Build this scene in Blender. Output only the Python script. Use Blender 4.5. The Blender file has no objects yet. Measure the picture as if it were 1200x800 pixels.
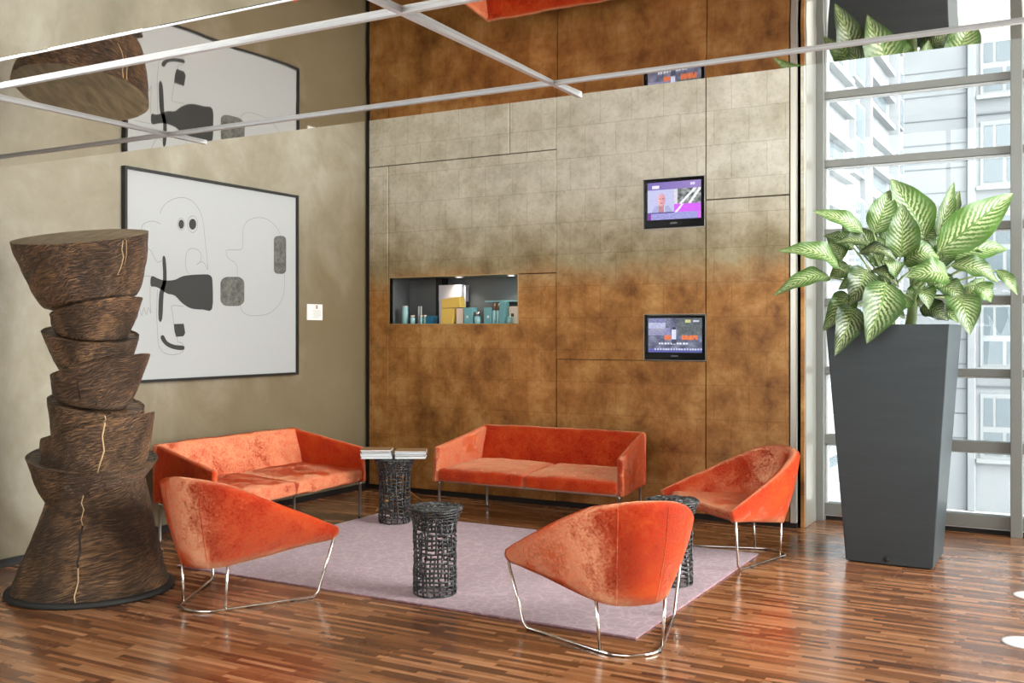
import bpy, bmesh, math, random, json
from mathutils import Vector, Matrix, noise
random.seed(7)
C = bpy.context.scene.collection
PI = math.pi
DATA = json.loads('''{"art_lines":[[[5.673,2.54],[5.718,2.611],[5.81,2.669],[5.919,2.694],[6.014,2.673],[6.089,2.607],[6.129,2.512],[6.155,2.34],[6.182,2.13],[6.155,2.161],[6.112,2.183],[6.056,2.155],[6.096,2.182],[6.109,2.237],[6.07,2.279],[5.998,2.286],[5.95,2.246],[5.938,2.177],[5.95,2.1],[5.976,2.077]],[[5.682,2.458],[5.613,2.473],[5.54,2.457],[5.499,2.423],[5.494,2.378]],[[5.517,2.277],[5.584,2.238],[5.622,2.182],[5.652,2.153],[5.694,2.167]],[[5.425,2.038],[5.584,2.039]],[[5.433,1.789],[5.453,1.727],[5.473,1.79],[5.496,1.728],[5.517,1.791],[5.54,1.733],[5.56,1.792],[5.584,1.746],[5.578,1.828],[5.578,1.963]],[[5.649,1.936],[5.643,1.735],[5.652,1.593],[5.661,1.499],[5.706,1.441],[5.794,1.418],[5.897,1.433],[5.922,1.476],[5.897,1.511],[5.856,1.523],[5.853,1.564]],[[5.919,1.809],[5.797,1.811],[5.803,1.749],[5.816,1.665]],[[6.523,2.079],[6.516,2.174],[6.47,2.21],[6.417,2.232],[6.393,2.269],[6.407,2.303],[6.566,2.319],[6.588,2.399],[6.595,2.504],[6.65,2.574],[6.761,2.614],[6.894,2.611],[7.01,2.554],[7.069,2.478]],[[7.121,2.134],[7.109,1.948],[7.03,1.837],[6.913,1.767],[6.761,1.746],[6.65,1.749],[6.577,1.787],[6.559,1.831]],[[5.931,2.479],[5.93,2.466],[5.926,2.454],[5.92,2.443],[5.912,2.435],[5.903,2.429],[5.894,2.427],[5.884,2.428],[5.875,2.432],[5.867,2.439],[5.861,2.448],[5.857,2.459],[5.856,2.472],[5.857,2.484],[5.861,2.496],[5.867,2.507],[5.875,2.515],[5.884,2.521],[5.894,2.524],[5.903,2.523],[5.912,2.519],[5.92,2.512],[5.926,2.503],[5.93,2.491],[5.931,2.479]],[[6.07,2.492],[6.068,2.473],[6.062,2.456],[6.053,2.441],[6.042,2.429],[6.029,2.421],[6.014,2.418],[6.0,2.419],[5.987,2.425],[5.976,2.434],[5.967,2.448],[5.962,2.464],[5.96,2.481],[5.962,2.499],[5.967,2.516],[5.976,2.531],[5.987,2.543],[6.0,2.551],[6.014,2.555],[6.029,2.554],[6.042,2.549],[6.053,2.539],[6.062,2.525],[6.068,2.509],[6.07,2.492]]],"art_fills":[[[5.59,2.039],[5.658,2.023],[5.724,2.012],[5.825,2.021],[5.919,2.057],[6.096,2.078],[6.212,2.074],[6.235,1.995],[6.228,1.794],[6.129,1.787],[5.998,1.794],[5.903,1.836],[5.825,1.894],[5.748,1.908],[5.673,1.944],[5.628,1.958],[5.584,1.964]],[[5.7,2.187],[5.73,2.189],[5.742,2.022],[5.712,1.902],[5.697,1.705],[5.661,1.704],[5.667,1.901],[5.706,2.021]],[[5.922,2.478],[5.921,2.468],[5.918,2.459],[5.914,2.451],[5.908,2.445],[5.901,2.441],[5.894,2.439],[5.886,2.439],[5.879,2.442],[5.874,2.448],[5.869,2.455],[5.866,2.463],[5.865,2.473],[5.866,2.482],[5.869,2.491],[5.874,2.499],[5.879,2.505],[5.886,2.51],[5.894,2.512],[5.901,2.511],[5.908,2.508],[5.914,2.503],[5.918,2.496],[5.921,2.487]],[[6.053,2.49],[6.052,2.478],[6.048,2.467],[6.042,2.458],[6.034,2.45],[6.024,2.445],[6.014,2.442],[6.004,2.443],[5.995,2.446],[5.987,2.453],[5.981,2.461],[5.977,2.472],[5.976,2.483],[5.977,2.494],[5.981,2.505],[5.987,2.515],[5.995,2.523],[6.004,2.528],[6.014,2.531],[6.024,2.53],[6.034,2.527],[6.042,2.52],[6.048,2.512],[6.052,2.501]],[[5.816,1.665],[5.919,1.668],[5.935,1.593],[5.916,1.566],[5.84,1.562],[5.822,1.612]],[[5.682,1.565],[5.712,1.574],[5.748,1.526],[5.825,1.497],[5.919,1.488],[5.916,1.455],[5.825,1.461],[5.748,1.486],[5.697,1.527]]],"art_grey":[[[7.085,2.479],[7.103,2.479],[7.118,2.474],[7.131,2.467],[7.139,2.457],[7.141,2.445],[7.141,2.174],[7.139,2.162],[7.131,2.151],[7.118,2.141],[7.103,2.135],[7.085,2.132],[7.034,2.13],[7.017,2.131],[7.001,2.136],[6.989,2.143],[6.982,2.153],[6.979,2.165],[6.979,2.432],[6.982,2.444],[6.989,2.456],[7.001,2.465],[7.017,2.472],[7.034,2.475]],[[6.52,2.078],[6.546,2.077],[6.57,2.069],[6.59,2.056],[6.602,2.039],[6.606,2.02],[6.606,1.89],[6.602,1.87],[6.59,1.852],[6.57,1.838],[6.546,1.829],[6.52,1.825],[6.407,1.823],[6.381,1.825],[6.358,1.833],[6.339,1.846],[6.328,1.863],[6.324,1.882],[6.324,2.008],[6.328,2.027],[6.339,2.045],[6.358,2.059],[6.381,2.069],[6.407,2.073]]],"leaves":[[[-1.354,7.505,2.308],[-1.653,7.28,2.45],0.122,0.5,0.04],[[-1.294,7.595,2.304],[-1.192,7.653,2.616],0.191,-0.2,0.03],[[-1.1,7.509,2.117],[-1.08,7.429,2.491],0.209,-0.1,0.03],[[-0.977,7.807,2.272],[-1.187,7.655,2.696],0.261,-0.1,0.03],[[-0.909,7.925,2.278],[-0.811,8.038,2.698],0.108,0,0.02],[[-0.891,7.764,2.16],[-0.417,7.972,2.579],0.252,0.2,0.05],[[-0.836,7.852,2.126],[-0.464,8.117,2.194],0.165,0.6,0.05],[[-1.477,7.321,2.046],[-1.825,7.012,2.158],0.16,0.8,0.07],[[-1.529,7.292,1.981],[-1.855,6.995,1.849],0.125,0.9,0.07],[[-1.296,7.365,2.029],[-1.377,7.148,1.779],0.209,0.3,0.04],[[-1.417,7.355,1.861],[-1.545,7.111,1.604],0.165,0.4,0.06],[[-1.375,7.264,1.781],[-1.436,6.977,1.44],0.191,0.2,0.07],[[-1.167,7.322,1.939],[-1.245,7.05,1.522],0.252,0.2,0.06],[[-1.095,7.592,2.087],[-0.861,7.643,2.117],0.191,0.6,0.09],[[-0.799,7.586,1.976],[-1.05,7.388,1.973],0.191,0.7,0.05],[[-0.801,7.757,2.07],[-0.504,7.866,1.943],0.157,0.7,0.05],[[-0.79,7.648,1.859],[-0.654,7.461,1.577],0.217,0.3,0.06],[[-0.663,7.891,1.934],[-0.557,7.951,1.812],0.131,0.3,0.03],[[-0.526,7.968,2.038],[-0.391,7.986,1.859],0.084,0.2,0.03],[[-1.291,7.482,2.191],[-1.5,7.285,2.223],0.108,0.9,0.04],[[-1.353,7.367,2.151],[-1.106,7.414,2.091],0.108,0.9,0.05],[[-1.503,7.536,2.115],[-1.599,7.482,2.309],0.131,0,0.03],[[-0.983,7.598,1.772],[-0.796,7.587,1.675],0.148,0.4,0.04],[[-0.869,7.719,1.759],[-0.74,7.619,1.663],0.122,0.3,0.04],[[-1.282,7.43,2.032],[-1.095,7.421,1.905],0.104,0.7,0.04],[[-0.874,8.06,2.396],[-0.785,8.167,2.645],0.096,0,0.02],[[-1.258,7.787,2.247],[-1.168,7.861,2.518],0.157,0,0.02],[[-0.964,7.7,1.985],[-0.773,7.715,1.827],0.157,0.6,0.05],[[-1.457,7.562,2.08],[-1.584,7.513,1.993],0.122,0.4,0.04],[[-1.103,7.76,1.833],[-0.98,7.829,1.974],0.104,0.1,0.02],[[-0.736,7.988,1.834],[-0.612,8.057,1.993],0.122,0.2,0.03],[[-1.246,7.508,1.828],[-1.065,7.494,1.689],0.104,0.5,0.03],[[-1.037,7.888,2.21],[-0.915,7.979,2.408],0.157,0,0.02],[[-1.43,7.691,2.229],[-1.534,7.69,2.396],0.122,0.2,0.03],[[-0.775,8.058,2.051],[-0.634,8.136,2.265],0.122,0.2,0.03],[[-1.199,7.729,2.081],[-1.291,7.677,2.293],0.139,0,0.03],[[-0.615,8.101,2.119],[-0.9,7.988,2.247],0.139,0.3,0.03],[[-1.256,7.617,2.077],[-1.388,7.509,2.232],0.139,0.3,0.04],[[-1.027,7.687,2.056],[-1.08,7.6,2.225],0.139,0.3,0.03],[[-0.946,7.824,2.061],[-0.764,7.949,2.239],0.131,0.4,0.04],[[-1.133,7.514,1.981],[-1.194,7.388,2.095],0.122,0.4,0.04],[[-0.884,7.71,1.932],[-0.703,7.639,1.773],0.148,0.5,0.05],[[-1.357,7.48,1.985],[-1.474,7.265,1.893],0.131,0.6,0.05],[[-1.229,7.403,1.927],[-1.264,7.234,1.754],0.139,0.3,0.04],[[-0.991,7.536,1.893],[-0.907,7.434,1.754],0.139,0.4,0.05],[[-1.43,7.599,2.205],[-1.619,7.471,2.291],0.122,0.5,0.04],[[-0.774,7.886,2.112],[-0.576,7.997,2.042],0.139,0.5,0.05],[[-1.118,7.866,2.301],[-1.078,7.945,2.504],0.139,0,0.02],[[-0.964,7.837,2.115],[-0.859,7.919,2.293],0.157,0.1,0.03],[[-1.07,7.526,1.86],[-1.143,7.371,1.722],0.122,0.4,0.04],[[-1.312,7.7,2.172],[-1.442,7.662,2.37],0.139,0.1,0.03]]}''')

# ------------------------------------------------------------------ materials
def new_mat(name):
    m = bpy.data.materials.new(name); m.use_nodes = True
    nt = m.node_tree; b = nt.nodes['Principled BSDF']
    return m, nt, b
def N(nt, t, **kw):
    n = nt.nodes.new(t)
    for k, v in kw.items():
        if k.startswith('i_'):
            n.inputs[k[2:].replace('_', ' ')].default_value = v
        else: setattr(n, k, v)
    return n
def rgba(c): return (c[0], c[1], c[2], 1)
def srgb(r, g, b):
    f = lambda v: (v/255/12.92) if v/255 <= .04045 else ((v/255+.055)/1.055)**2.4
    return (f(r), f(g), f(b), 1)
def plain(name, col, rough=.5, metal=0, **kw):
    m, nt, b = new_mat(name)
    b.inputs['Base Color'].default_value = col if len(col) == 4 else rgba(col)
    b.inputs['Roughness'].default_value = rough; b.inputs['Metallic'].default_value = metal
    for k, v in kw.items(): b.inputs[k.replace('_', ' ')].default_value = v
    return m
def ramp(nt, stops):
    r = nt.nodes.new('ShaderNodeValToRGB'); e = r.color_ramp.elements
    while len(e) < len(stops): e.new(.5)
    for el, (p, c) in zip(e, stops): el.position = p; el.color = c if len(c) == 4 else rgba(c)
    return r
def pos(nt, obj=False):
    if obj: return nt.nodes.new('ShaderNodeTexCoord').outputs['Object']
    return nt.nodes.new('ShaderNodeNewGeometry').outputs['Position']
def noise_n(nt, vec, scale, detail=4, rough=.55, dist=0):
    n = N(nt, 'ShaderNodeTexNoise'); n.inputs['Scale'].default_value = scale; n.inputs['Detail'].default_value = detail
    n.inputs['Roughness'].default_value = rough; n.inputs['Distortion'].default_value = dist
    nt.links.new(vec, n.inputs['Vector']); return n
def mapping(nt, vec, scale=(1,1,1), rot=(0,0,0), loc=(0,0,0)):
    m = N(nt, 'ShaderNodeMapping'); m.inputs['Scale'].default_value = scale; m.inputs['Rotation'].default_value = rot; m.inputs['Location'].default_value = loc
    nt.links.new(vec, m.inputs['Vector']); return m.outputs[0]
def mix(nt, fac, a, b, mode='MIX'):
    m = N(nt, 'ShaderNodeMix', data_type='RGBA', blend_type=mode)
    for s, v in ((0, fac), (6, a), (7, b)):
        if hasattr(v, 'is_output') or isinstance(v, bpy.types.NodeSocket): nt.links.new(v, m.inputs[s])
        else: m.inputs[s].default_value = v
    return m.outputs[2]
def math_n(nt, op, a, b=0, c=None):
    m = N(nt, 'ShaderNodeMath', operation=op)
    for i, v in enumerate((a, b, c)):
        if v is None: continue
        if isinstance(v, bpy.types.NodeSocket): nt.links.new(v, m.inputs[i])
        else: m.inputs[i].default_value = v
    return m.outputs[0]
def bump(nt, b, h, strength=.3, dist=.01):
    bp = N(nt, 'ShaderNodeBump'); bp.inputs['Strength'].default_value = strength; bp.inputs['Distance'].default_value = dist
    nt.links.new(h, bp.inputs['Height']); nt.links.new(bp.outputs[0], b.inputs['Normal']); return bp

M = {}
def make_materials():
    # wood strip parquet: strips run along X
    m, nt, b = new_mat('parquet'); L = nt.links.new
    sep = N(nt, 'ShaderNodeSeparateXYZ'); L(pos(nt), sep.inputs[0])
    row = math_n(nt, 'FLOOR', math_n(nt, 'DIVIDE', sep.outputs[1], .034))
    wn = N(nt, 'ShaderNodeTexWhiteNoise', noise_dimensions='1D'); L(row, wn.inputs['W'])
    xo = math_n(nt, 'ADD', math_n(nt, 'DIVIDE', sep.outputs[0], .36), math_n(nt, 'MULTIPLY', wn.outputs[0], 7.3))
    cell = math_n(nt, 'FLOOR', xo)
    cmb = N(nt, 'ShaderNodeCombineXYZ'); L(row, cmb.inputs[0]); L(cell, cmb.inputs[1])
    w2 = N(nt, 'ShaderNodeTexWhiteNoise', noise_dimensions='2D'); L(cmb.outputs[0], w2.inputs['Vector'])
    r = ramp(nt, [(0, srgb(98, 60, 38)), (.3, srgb(132, 84, 52)), (.65, srgb(162, 110, 72)), (1, srgb(194, 142, 102))]); L(w2.outputs[0], r.inputs[0])
    gr = noise_n(nt, mapping(nt, pos(nt), (3, 60, 1)), 1.6, 5, .6, .6)
    g2 = ramp(nt, [(.3, (.62, .58, .55, 1)), (.7, (1.12, 1.1, 1.08, 1))]); L(gr.outputs[0], g2.inputs[0])
    col = mix(nt, 1.0, r.outputs[0], g2.outputs[0], 'MULTIPLY')
    fr = math_n(nt, 'FRACT', math_n(nt, 'DIVIDE', sep.outputs[1], .034))
    edge = math_n(nt, 'LESS_THAN', math_n(nt, 'ABSOLUTE', math_n(nt, 'SUBTRACT', fr, .5)), .475)
    fx = math_n(nt, 'FRACT', xo)
    ex = math_n(nt, 'LESS_THAN', math_n(nt, 'ABSOLUTE', math_n(nt, 'SUBTRACT', fx, .5)), .497)
    e = math_n(nt, 'MULTIPLY', edge, ex)
    col = mix(nt, e, mix(nt, .45, col, (.03, .018, .01, 1)), col)
    L(col, b.inputs['Base Color'])
    rn = noise_n(nt, pos(nt), 2.5, 4)
    L(math_n(nt, 'ADD', math_n(nt, 'MULTIPLY', rn.outputs[0], .12), .2), b.inputs['Roughness'])
    b.inputs['Coat Weight'].default_value = .3; b.inputs['Coat Roughness'].default_value = .14
    bump(nt, b, math_n(nt, 'ADD', e, math_n(nt, 'MULTIPLY', gr.outputs[0], .4)), .12, .002)
    M['parquet'] = m

    # trowelled plaster
    m, nt, b = new_mat('plaster'); L = nt.links.new
    p = pos(nt)
    n1 = noise_n(nt, p, .9, 6, .6, .4); n2 = noise_n(nt, mapping(nt, p, (1, 1, 1), (0, 0, 0), (5, 3, 1)), 4, 7, .68, .35)
    r = ramp(nt, [(.3, srgb(124, 116, 97)), (.5, srgb(146, 138, 120)), (.72, srgb(172, 166, 152))]); L(n1.outputs[0], r.inputs[0])
    r2 = ramp(nt, [(.3, (.86, .84, .8, 1)), (.7, (1.06, 1.06, 1.06, 1))]); L(n2.outputs[0], r2.inputs[0])
    col = mix(nt, 1., r.outputs[0], r2.outputs[0], 'MULTIPLY')
    sep = N(nt, 'ShaderNodeSeparateXYZ'); L(p, sep.inputs[0])
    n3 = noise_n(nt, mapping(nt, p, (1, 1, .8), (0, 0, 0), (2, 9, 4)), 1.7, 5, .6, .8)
    # tan stains, with the corner's shade painted in, grow towards the far lower end of the wall
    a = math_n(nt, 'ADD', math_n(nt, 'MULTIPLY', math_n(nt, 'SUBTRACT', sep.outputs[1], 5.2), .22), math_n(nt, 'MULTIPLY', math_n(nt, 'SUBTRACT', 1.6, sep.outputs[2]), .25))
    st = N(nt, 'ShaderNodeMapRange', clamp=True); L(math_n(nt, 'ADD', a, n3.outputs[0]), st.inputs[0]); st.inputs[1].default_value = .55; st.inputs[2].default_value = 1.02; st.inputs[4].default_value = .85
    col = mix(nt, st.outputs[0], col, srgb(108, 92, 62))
    L(col, b.inputs['Base Color']); b.inputs['Roughness'].default_value = .62
    bump(nt, b, n2.outputs[0], .08, .01)
    M['plaster'] = m

    # metal leaf with mottled patina, brown low and silver higher up
    m, nt, b = new_mat('metal_leaf'); L = nt.links.new
    p = pos(nt); sep = N(nt, 'ShaderNodeSeparateXYZ'); L(p, sep.inputs[0])
    n1 = noise_n(nt, mapping(nt, p, (1, 1, 1.4)), 1.3, 6, .62, .5)
    n2 = noise_n(nt, mapping(nt, p, (1, 1, 1), (0, 0, 0), (3, 1, 8)), 3.2, 8, .7, .15)
    n4 = noise_n(nt, p, 26, 4, .7, .4)
    zz = math_n(nt, 'ADD', sep.outputs[2], math_n(nt, 'MULTIPLY', math_n(nt, 'SUBTRACT', n1.outputs[0], .5), .45))
    zz = math_n(nt, 'ADD', zz, math_n(nt, 'MULTIPLY', math_n(nt, 'SUBTRACT', n2.outputs[0], .5), .28))
    mr = N(nt, 'ShaderNodeMapRange', clamp=True, interpolation_type='SMOOTHSTEP'); L(zz, mr.inputs[0]); mr.inputs[1].default_value = 1.75; mr.inputs[2].default_value = 3.05
    rb = ramp(nt, [(.28, srgb(110, 66, 28)), (.5, srgb(178, 124, 66)), (.72, srgb(218, 170, 106))]); L(n2.outputs[0], rb.inputs[0])
    rs = ramp(nt, [(.3, srgb(176, 168, 148)), (.55, srgb(208, 202, 188)), (.75, srgb(224, 219, 207))]); L(n2.outputs[0], rs.inputs[0])
    ro = ramp(nt, [(.3, srgb(128, 112, 80)), (.55, srgb(166, 150, 116)), (.75, srgb(190, 176, 144))]); L(n2.outputs[0], ro.inputs[0])
    lo = N(nt, 'ShaderNodeMapRange', clamp=True); L(mr.outputs[0], lo.inputs[0]); lo.inputs[1].default_value = .08; lo.inputs[2].default_value = .34
    hi = N(nt, 'ShaderNodeMapRange', clamp=True); L(mr.outputs[0], hi.inputs[0]); hi.inputs[1].default_value = .36; hi.inputs[2].default_value = 1
    col = mix(nt, hi.outputs[0], mix(nt, lo.outputs[0], rb.outputs[0], ro.outputs[0]), rs.outputs[0])
    # square leaf sheets, faint edges
    br = N(nt, 'ShaderNodeTexBrick', offset=.5, squash=1.0)
    sw = N(nt, 'ShaderNodeCombineXYZ'); L(sep.outputs[0], sw.inputs[0]); L(sep.outputs[2], sw.inputs[1])
    nd = noise_n(nt, p, 9, 3); va = N(nt, 'ShaderNodeVectorMath', operation='MULTIPLY_ADD'); L(nd.outputs[1], va.inputs[0]); va.inputs[1].default_value = (.02, .02, 0); L(sw.outputs[0], va.inputs[2])
    L(va.outputs[0], br.inputs['Vector'])
    br.inputs['Scale'].default_value = 1; br.inputs['Mortar Size'].default_value = .0035; br.inputs['Brick Width'].default_value = .3; br.inputs['Row Height'].default_value = .29
    br.inputs['Color1'].default_value = (1, 1, 1, 1); br.inputs['Color2'].default_value = (.93, .93, .92, 1); br.inputs['Mortar'].default_value = (.72, .7, .66, 1)
    col = mix(nt, .8, col, br.outputs[0], 'MULTIPLY')
    sp = ramp(nt, [(.32, (.72, .68, .6, 1)), (.5, (1, 1, 1, 1))]); L(n4.outputs[0], sp.inputs[0])
    col = mix(nt, .55, col, sp.outputs[0], 'MULTIPLY')
    # dark smoky stains
    n3 = noise_n(nt, mapping(nt, p, (.8, 1, 1.3), (0, 0, 0), (7, 2, 3)), 1.1, 7, .68, .2)
    sd = ramp(nt, [(.56, (0, 0, 0, 1)), (.74, (.7, .7, .7, 1))]); L(n3.outputs[0], sd.inputs[0])
    col = mix(nt, sd.outputs[0], col, mix(nt, .6, col, (.05, .03, .015, 1)))
    L(col, b.inputs['Base Color']); b.inputs['Metallic'].default_value = .38
    L(math_n(nt, 'ADD', math_n(nt, 'MULTIPLY', n4.outputs[0], .2), .3), b.inputs['Roughness'])
    bump(nt, b, n4.outputs[0], .08, .004)
    M['leafmetal'] = m

    # velvet
    def velvet(name, deep, mid, light, crush=1.0):
        m, nt, b = new_mat(name); L = nt.links.new
        p = pos(nt, True)
        n1 = noise_n(nt, p, 70, 5, .7, .6); n2 = noise_n(nt, p, 5, 6, .68, .5)
        s = math_n(nt, 'ADD', math_n(nt, 'MULTIPLY', n1.outputs[0], .5*crush), math_n(nt, 'MULTIPLY', n2.outputs[0], .6))
        r = ramp(nt, [(.42, deep), (.55, mid), (.70, light)]); L(s, r.inputs[0])
        L(r.outputs[0], b.inputs['Base Color']); b.inputs['Roughness'].default_value = .75
        b.inputs['Specular IOR Level'].default_value = .12
        sh = N(nt, 'ShaderNodeBsdfSheen', distribution='ASHIKHMIN'); sh.inputs['Roughness'].default_value = .42
        rsx = ramp(nt, [(.40, (.55, .30, .18, 1)), (.53, (.95, .68, .38, 1)), (.64, (1, .86, .54, 1))]); L(s, rsx.inputs[0]); L(rsx.outputs[0], sh.inputs['Color'])
        b2 = N(nt, 'ShaderNodeBump'); b2.inputs['Strength'].default_value = 1; b2.inputs['Distance'].default_value = .012; L(s, b2.inputs['Height']); 
        # the pile leans along the cloth: its lay is stored per point and bends the normal of the pile's sheen
        na = N(nt, 'ShaderNodeAttribute', attribute_name='nap'); vt = N(nt, 'ShaderNodeVectorTransform', vector_type='VECTOR', convert_from='OBJECT', convert_to='WORLD'); L(na.outputs['Vector'], vt.inputs[0])
        vm = N(nt, 'ShaderNodeVectorMath', operation='MULTIPLY_ADD'); L(vt.outputs[0], vm.inputs[0]); nk = N(nt, 'ShaderNodeMapRange', clamp=True); L(s, nk.inputs[0]); nk.inputs[1].default_value = .44; nk.inputs[2].default_value = .66; nk.inputs[3].default_value = .1; nk.inputs[4].default_value = 1.15; L(nk.outputs[0], vm.inputs[1]); L(b2.outputs[0], vm.inputs[2])
        vn = N(nt, 'ShaderNodeVectorMath', operation='NORMALIZE'); L(vm.outputs[0], vn.inputs[0]); L(vn.outputs[0], sh.inputs['Normal'])
        ad = N(nt, 'ShaderNodeAddShader'); L(b.outputs[0], ad.inputs[0]); L(sh.outputs[0], ad.inputs[1]); L(ad.outputs[0], nt.nodes['Material Output'].inputs[0])
        bump(nt, b, n1.outputs[0], .35, .004)
        return m
    M['velvet'] = velvet('orange_velvet', srgb(142, 29, 8), srgb(170, 47, 13), srgb(198, 80, 30))
    # rug
    m, nt, b = new_mat('rug'); L = nt.links.new
    p = pos(nt)
    nd = noise_n(nt, p, 6, 3); va = N(nt, 'ShaderNodeVectorMath', operation='MULTIPLY_ADD'); L(nd.outputs[1], va.inputs[0]); va.inputs[1].default_value = (.12, .12, 0); L(p, va.inputs[2])
    vo = N(nt, 'ShaderNodeTexVoronoi', feature='DISTANCE_TO_EDGE'); L(va.outputs[0], vo.inputs['Vector']); vo.inputs['Scale'].default_value = 15
    r = ramp(nt, [(0, srgb(176, 138, 148)), (.10, srgb(150, 114, 125)), (1, srgb(142, 106, 118))]); L(vo.outputs[0], r.inputs[0])
    n1 = noise_n(nt, p, 3, 5, .65, .5); r2 = ramp(nt, [(.3, (.84, .83, .84, 1)), (.7, (1.1, 1.1, 1.1, 1))]); L(n1.outputs[0], r2.inputs[0])
    n5 = noise_n(nt, p, 220, 2); r5 = ramp(nt, [(.3, (.85, .85, .85, 1)), (.7, (1.1, 1.1, 1.1, 1))]); L(n5.outputs[0], r5.inputs[0])
    col = mix(nt, 1, mix(nt, 1, r.outputs[0], r2.outputs[0], 'MULTIPLY'), r5.outputs[0], 'MULTIPLY')
    L(col, b.inputs['Base Color']); b.inputs['Roughness'].default_value = .95; b.inputs['Sheen Weight'].default_value = .3
    bump(nt, b, n5.outputs[0], .4, .004); M['rug'] = m

    # carved wood
    m, nt, b = new_mat('carved_wood'); L = nt.links.new
    uv = N(nt, 'ShaderNodeUVMap').outputs[0]; po = pos(nt, True)
    nw = noise_n(nt, mapping(nt, uv, (2, 1, 1)), 1.2, 4, .6)
    va = N(nt, 'ShaderNodeVectorMath', operation='MULTIPLY_ADD'); L(nw.outputs[1], va.inputs[0]); va.inputs[1].default_value = (.25, .25, 0); L(uv, va.inputs[2])
    ch = noise_n(nt, mapping(nt, mapping(nt, va.outputs[0], (1, 1, 1), (0, 0, -.62)), (30, 150, 1)), 1, 3, .6, .25)
    n1 = noise_n(nt, po, 3.2, 5, .65, .6)
    r = ramp(nt, [(.36, srgb(44, 35, 29)), (.5, srgb(92, 71, 56)), (.62, srgb(166, 126, 90))])
    L(math_n(nt, 'ADD', math_n(nt, 'MULTIPLY', ch.outputs[0], .55), math_n(nt, 'MULTIPLY', n1.outputs[0], .46)), r.inputs[0])
    L(r.outputs[0], b.inputs['Base Color']); b.inputs['Roughness'].default_value = .42
    bump(nt, b, ch.outputs[0], 1.0, .045); M['carved'] = m
    m, nt, b = new_mat('sawn_wood_top'); L = nt.links.new
    n1 = noise_n(nt, mapping(nt, pos(nt, True), (6, 1.2, 1)), 4, 5, .6, .5); r = ramp(nt, [(.3, srgb(104, 88, 68)), (.7, srgb(152, 132, 106))]); L(n1.outputs[0], r.inputs[0])
    L(r.outputs[0], b.inputs['Base Color']); b.inputs['Roughness'].default_value = .6; M['woodtop'] = m

    # leaves
    m, nt, b = new_mat('variegated_leaf'); L = nt.links.new
    uv = N(nt, 'ShaderNodeUVMap').outputs[0]; sep = N(nt, 'ShaderNodeSeparateXYZ'); L(uv, sep.inputs[0])
    v = math_n(nt, 'ABSOLUTE', math_n(nt, 'SUBTRACT', sep.outputs[1], .5))       # 0 midrib .. .5 margin
    ph = math_n(nt, 'SUBTRACT', sep.outputs[0], math_n(nt, 'MULTIPLY', v, .55))
    ng = noise_n(nt, pos(nt), 40, 3)
    st = math_n(nt, 'SINE', math_n(nt, 'ADD', math_n(nt, 'MULTIPLY', ph, 78), math_n(nt, 'MULTIPLY', ng.outputs[0], 6)))
    nb = noise_n(nt, pos(nt), 55, 3, .6)
    band = N(nt, 'ShaderNodeMapRange', clamp=True); L(v, band.inputs[0]); band.inputs[1].default_value = .44; band.inputs[2].default_value = .10
    s2 = math_n(nt, 'ADD', math_n(nt, 'MULTIPLY', st, .62), math_n(nt, 'MULTIPLY', math_n(nt, 'SUBTRACT', nb.outputs[0], .42), 2.6))
    f = math_n(nt, 'MULTIPLY', band.outputs[0], N(nt, 'ShaderNodeMapRange', clamp=True).outputs[0])
    mr = f.node.inputs[1].links[0].from_node; L(s2, mr.inputs[0]); mr.inputs[1].default_value = -.05; mr.inputs[2].default_value = .6; mr.inputs[4].default_value = .85
    at = N(nt, 'ShaderNodeAttribute', attribute_name='tone')
    gcol = mix(nt, at.outputs['Fac'], srgb(22, 44, 22), srgb(76, 114, 42))
    ccol = mix(nt, at.outputs['Fac'], srgb(158, 166, 118), srgb(198, 208, 158))
    col = mix(nt, f, gcol, ccol)
    mid = math_n(nt, 'LESS_THAN', v, .022)
    col = mix(nt, mid, col, srgb(98, 130, 62))
    L(col, b.inputs['Base Color']); b.inputs['Roughness'].default_value = .36
    tr = N(nt, 'ShaderNodeBsdfTranslucent'); L(mix(nt, .2, col, (.5, .7, .2, 1)), tr.inputs[0])
    ms = N(nt, 'ShaderNodeMixShader'); ms.inputs[0].default_value = .18; L(b.outputs[0], ms.inputs[1]); L(tr.outputs[0], ms.inputs[2])
    L(ms.outputs[0], nt.nodes['Material Output'].inputs[0])
    bump(nt, b, st, .12, .004); M['leaf'] = m

    # glass panes
    m, nt, b = new_mat('window_glass'); L = nt.links.new
    t = N(nt, 'ShaderNodeBsdfTransparent'); t.inputs[0].default_value = (.94, .965, .965, 1)
    g = N(nt, 'ShaderNodeBsdfGlossy'); g.inputs['Roughness'].default_value = .01
    fz = N(nt, 'ShaderNodeFresnel'); fz.inputs[0].default_value = 1.45
    ms = N(nt, 'ShaderNodeMixShader'); L(fz.outputs[0], ms.inputs[0]); L(t.outputs[0], ms.inputs[1]); L(g.outputs[0], ms.inputs[2])
    L(ms.outputs[0], nt.nodes['Material Output'].inputs[0]); M['glass'] = m

    # mirror foil
    m, nt, b = new_mat('mirror_foil'); L = nt.links.new
    b.inputs['Base Color'].default_value = (.78, .75, .70, 1); b.inputs['Metallic'].default_value = 1; b.inputs['Roughness'].default_value = .02
    n1 = noise_n(nt, pos(nt), 1.5, 1); bump(nt, b, n1.outputs[0], .05, .03); M['mirror'] = m

    # planter sheet metal
    m, nt, b = new_mat('graphite_metal'); L = nt.links.new
    n1 = noise_n(nt, mapping(nt, pos(nt, True), (.6, .6, 6)), 3, 5, .6); r = ramp(nt, [(.3, srgb(46, 54, 58)), (.7, srgb(54, 62, 66))]); L(n1.outputs[0], r.inputs[0])
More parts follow.
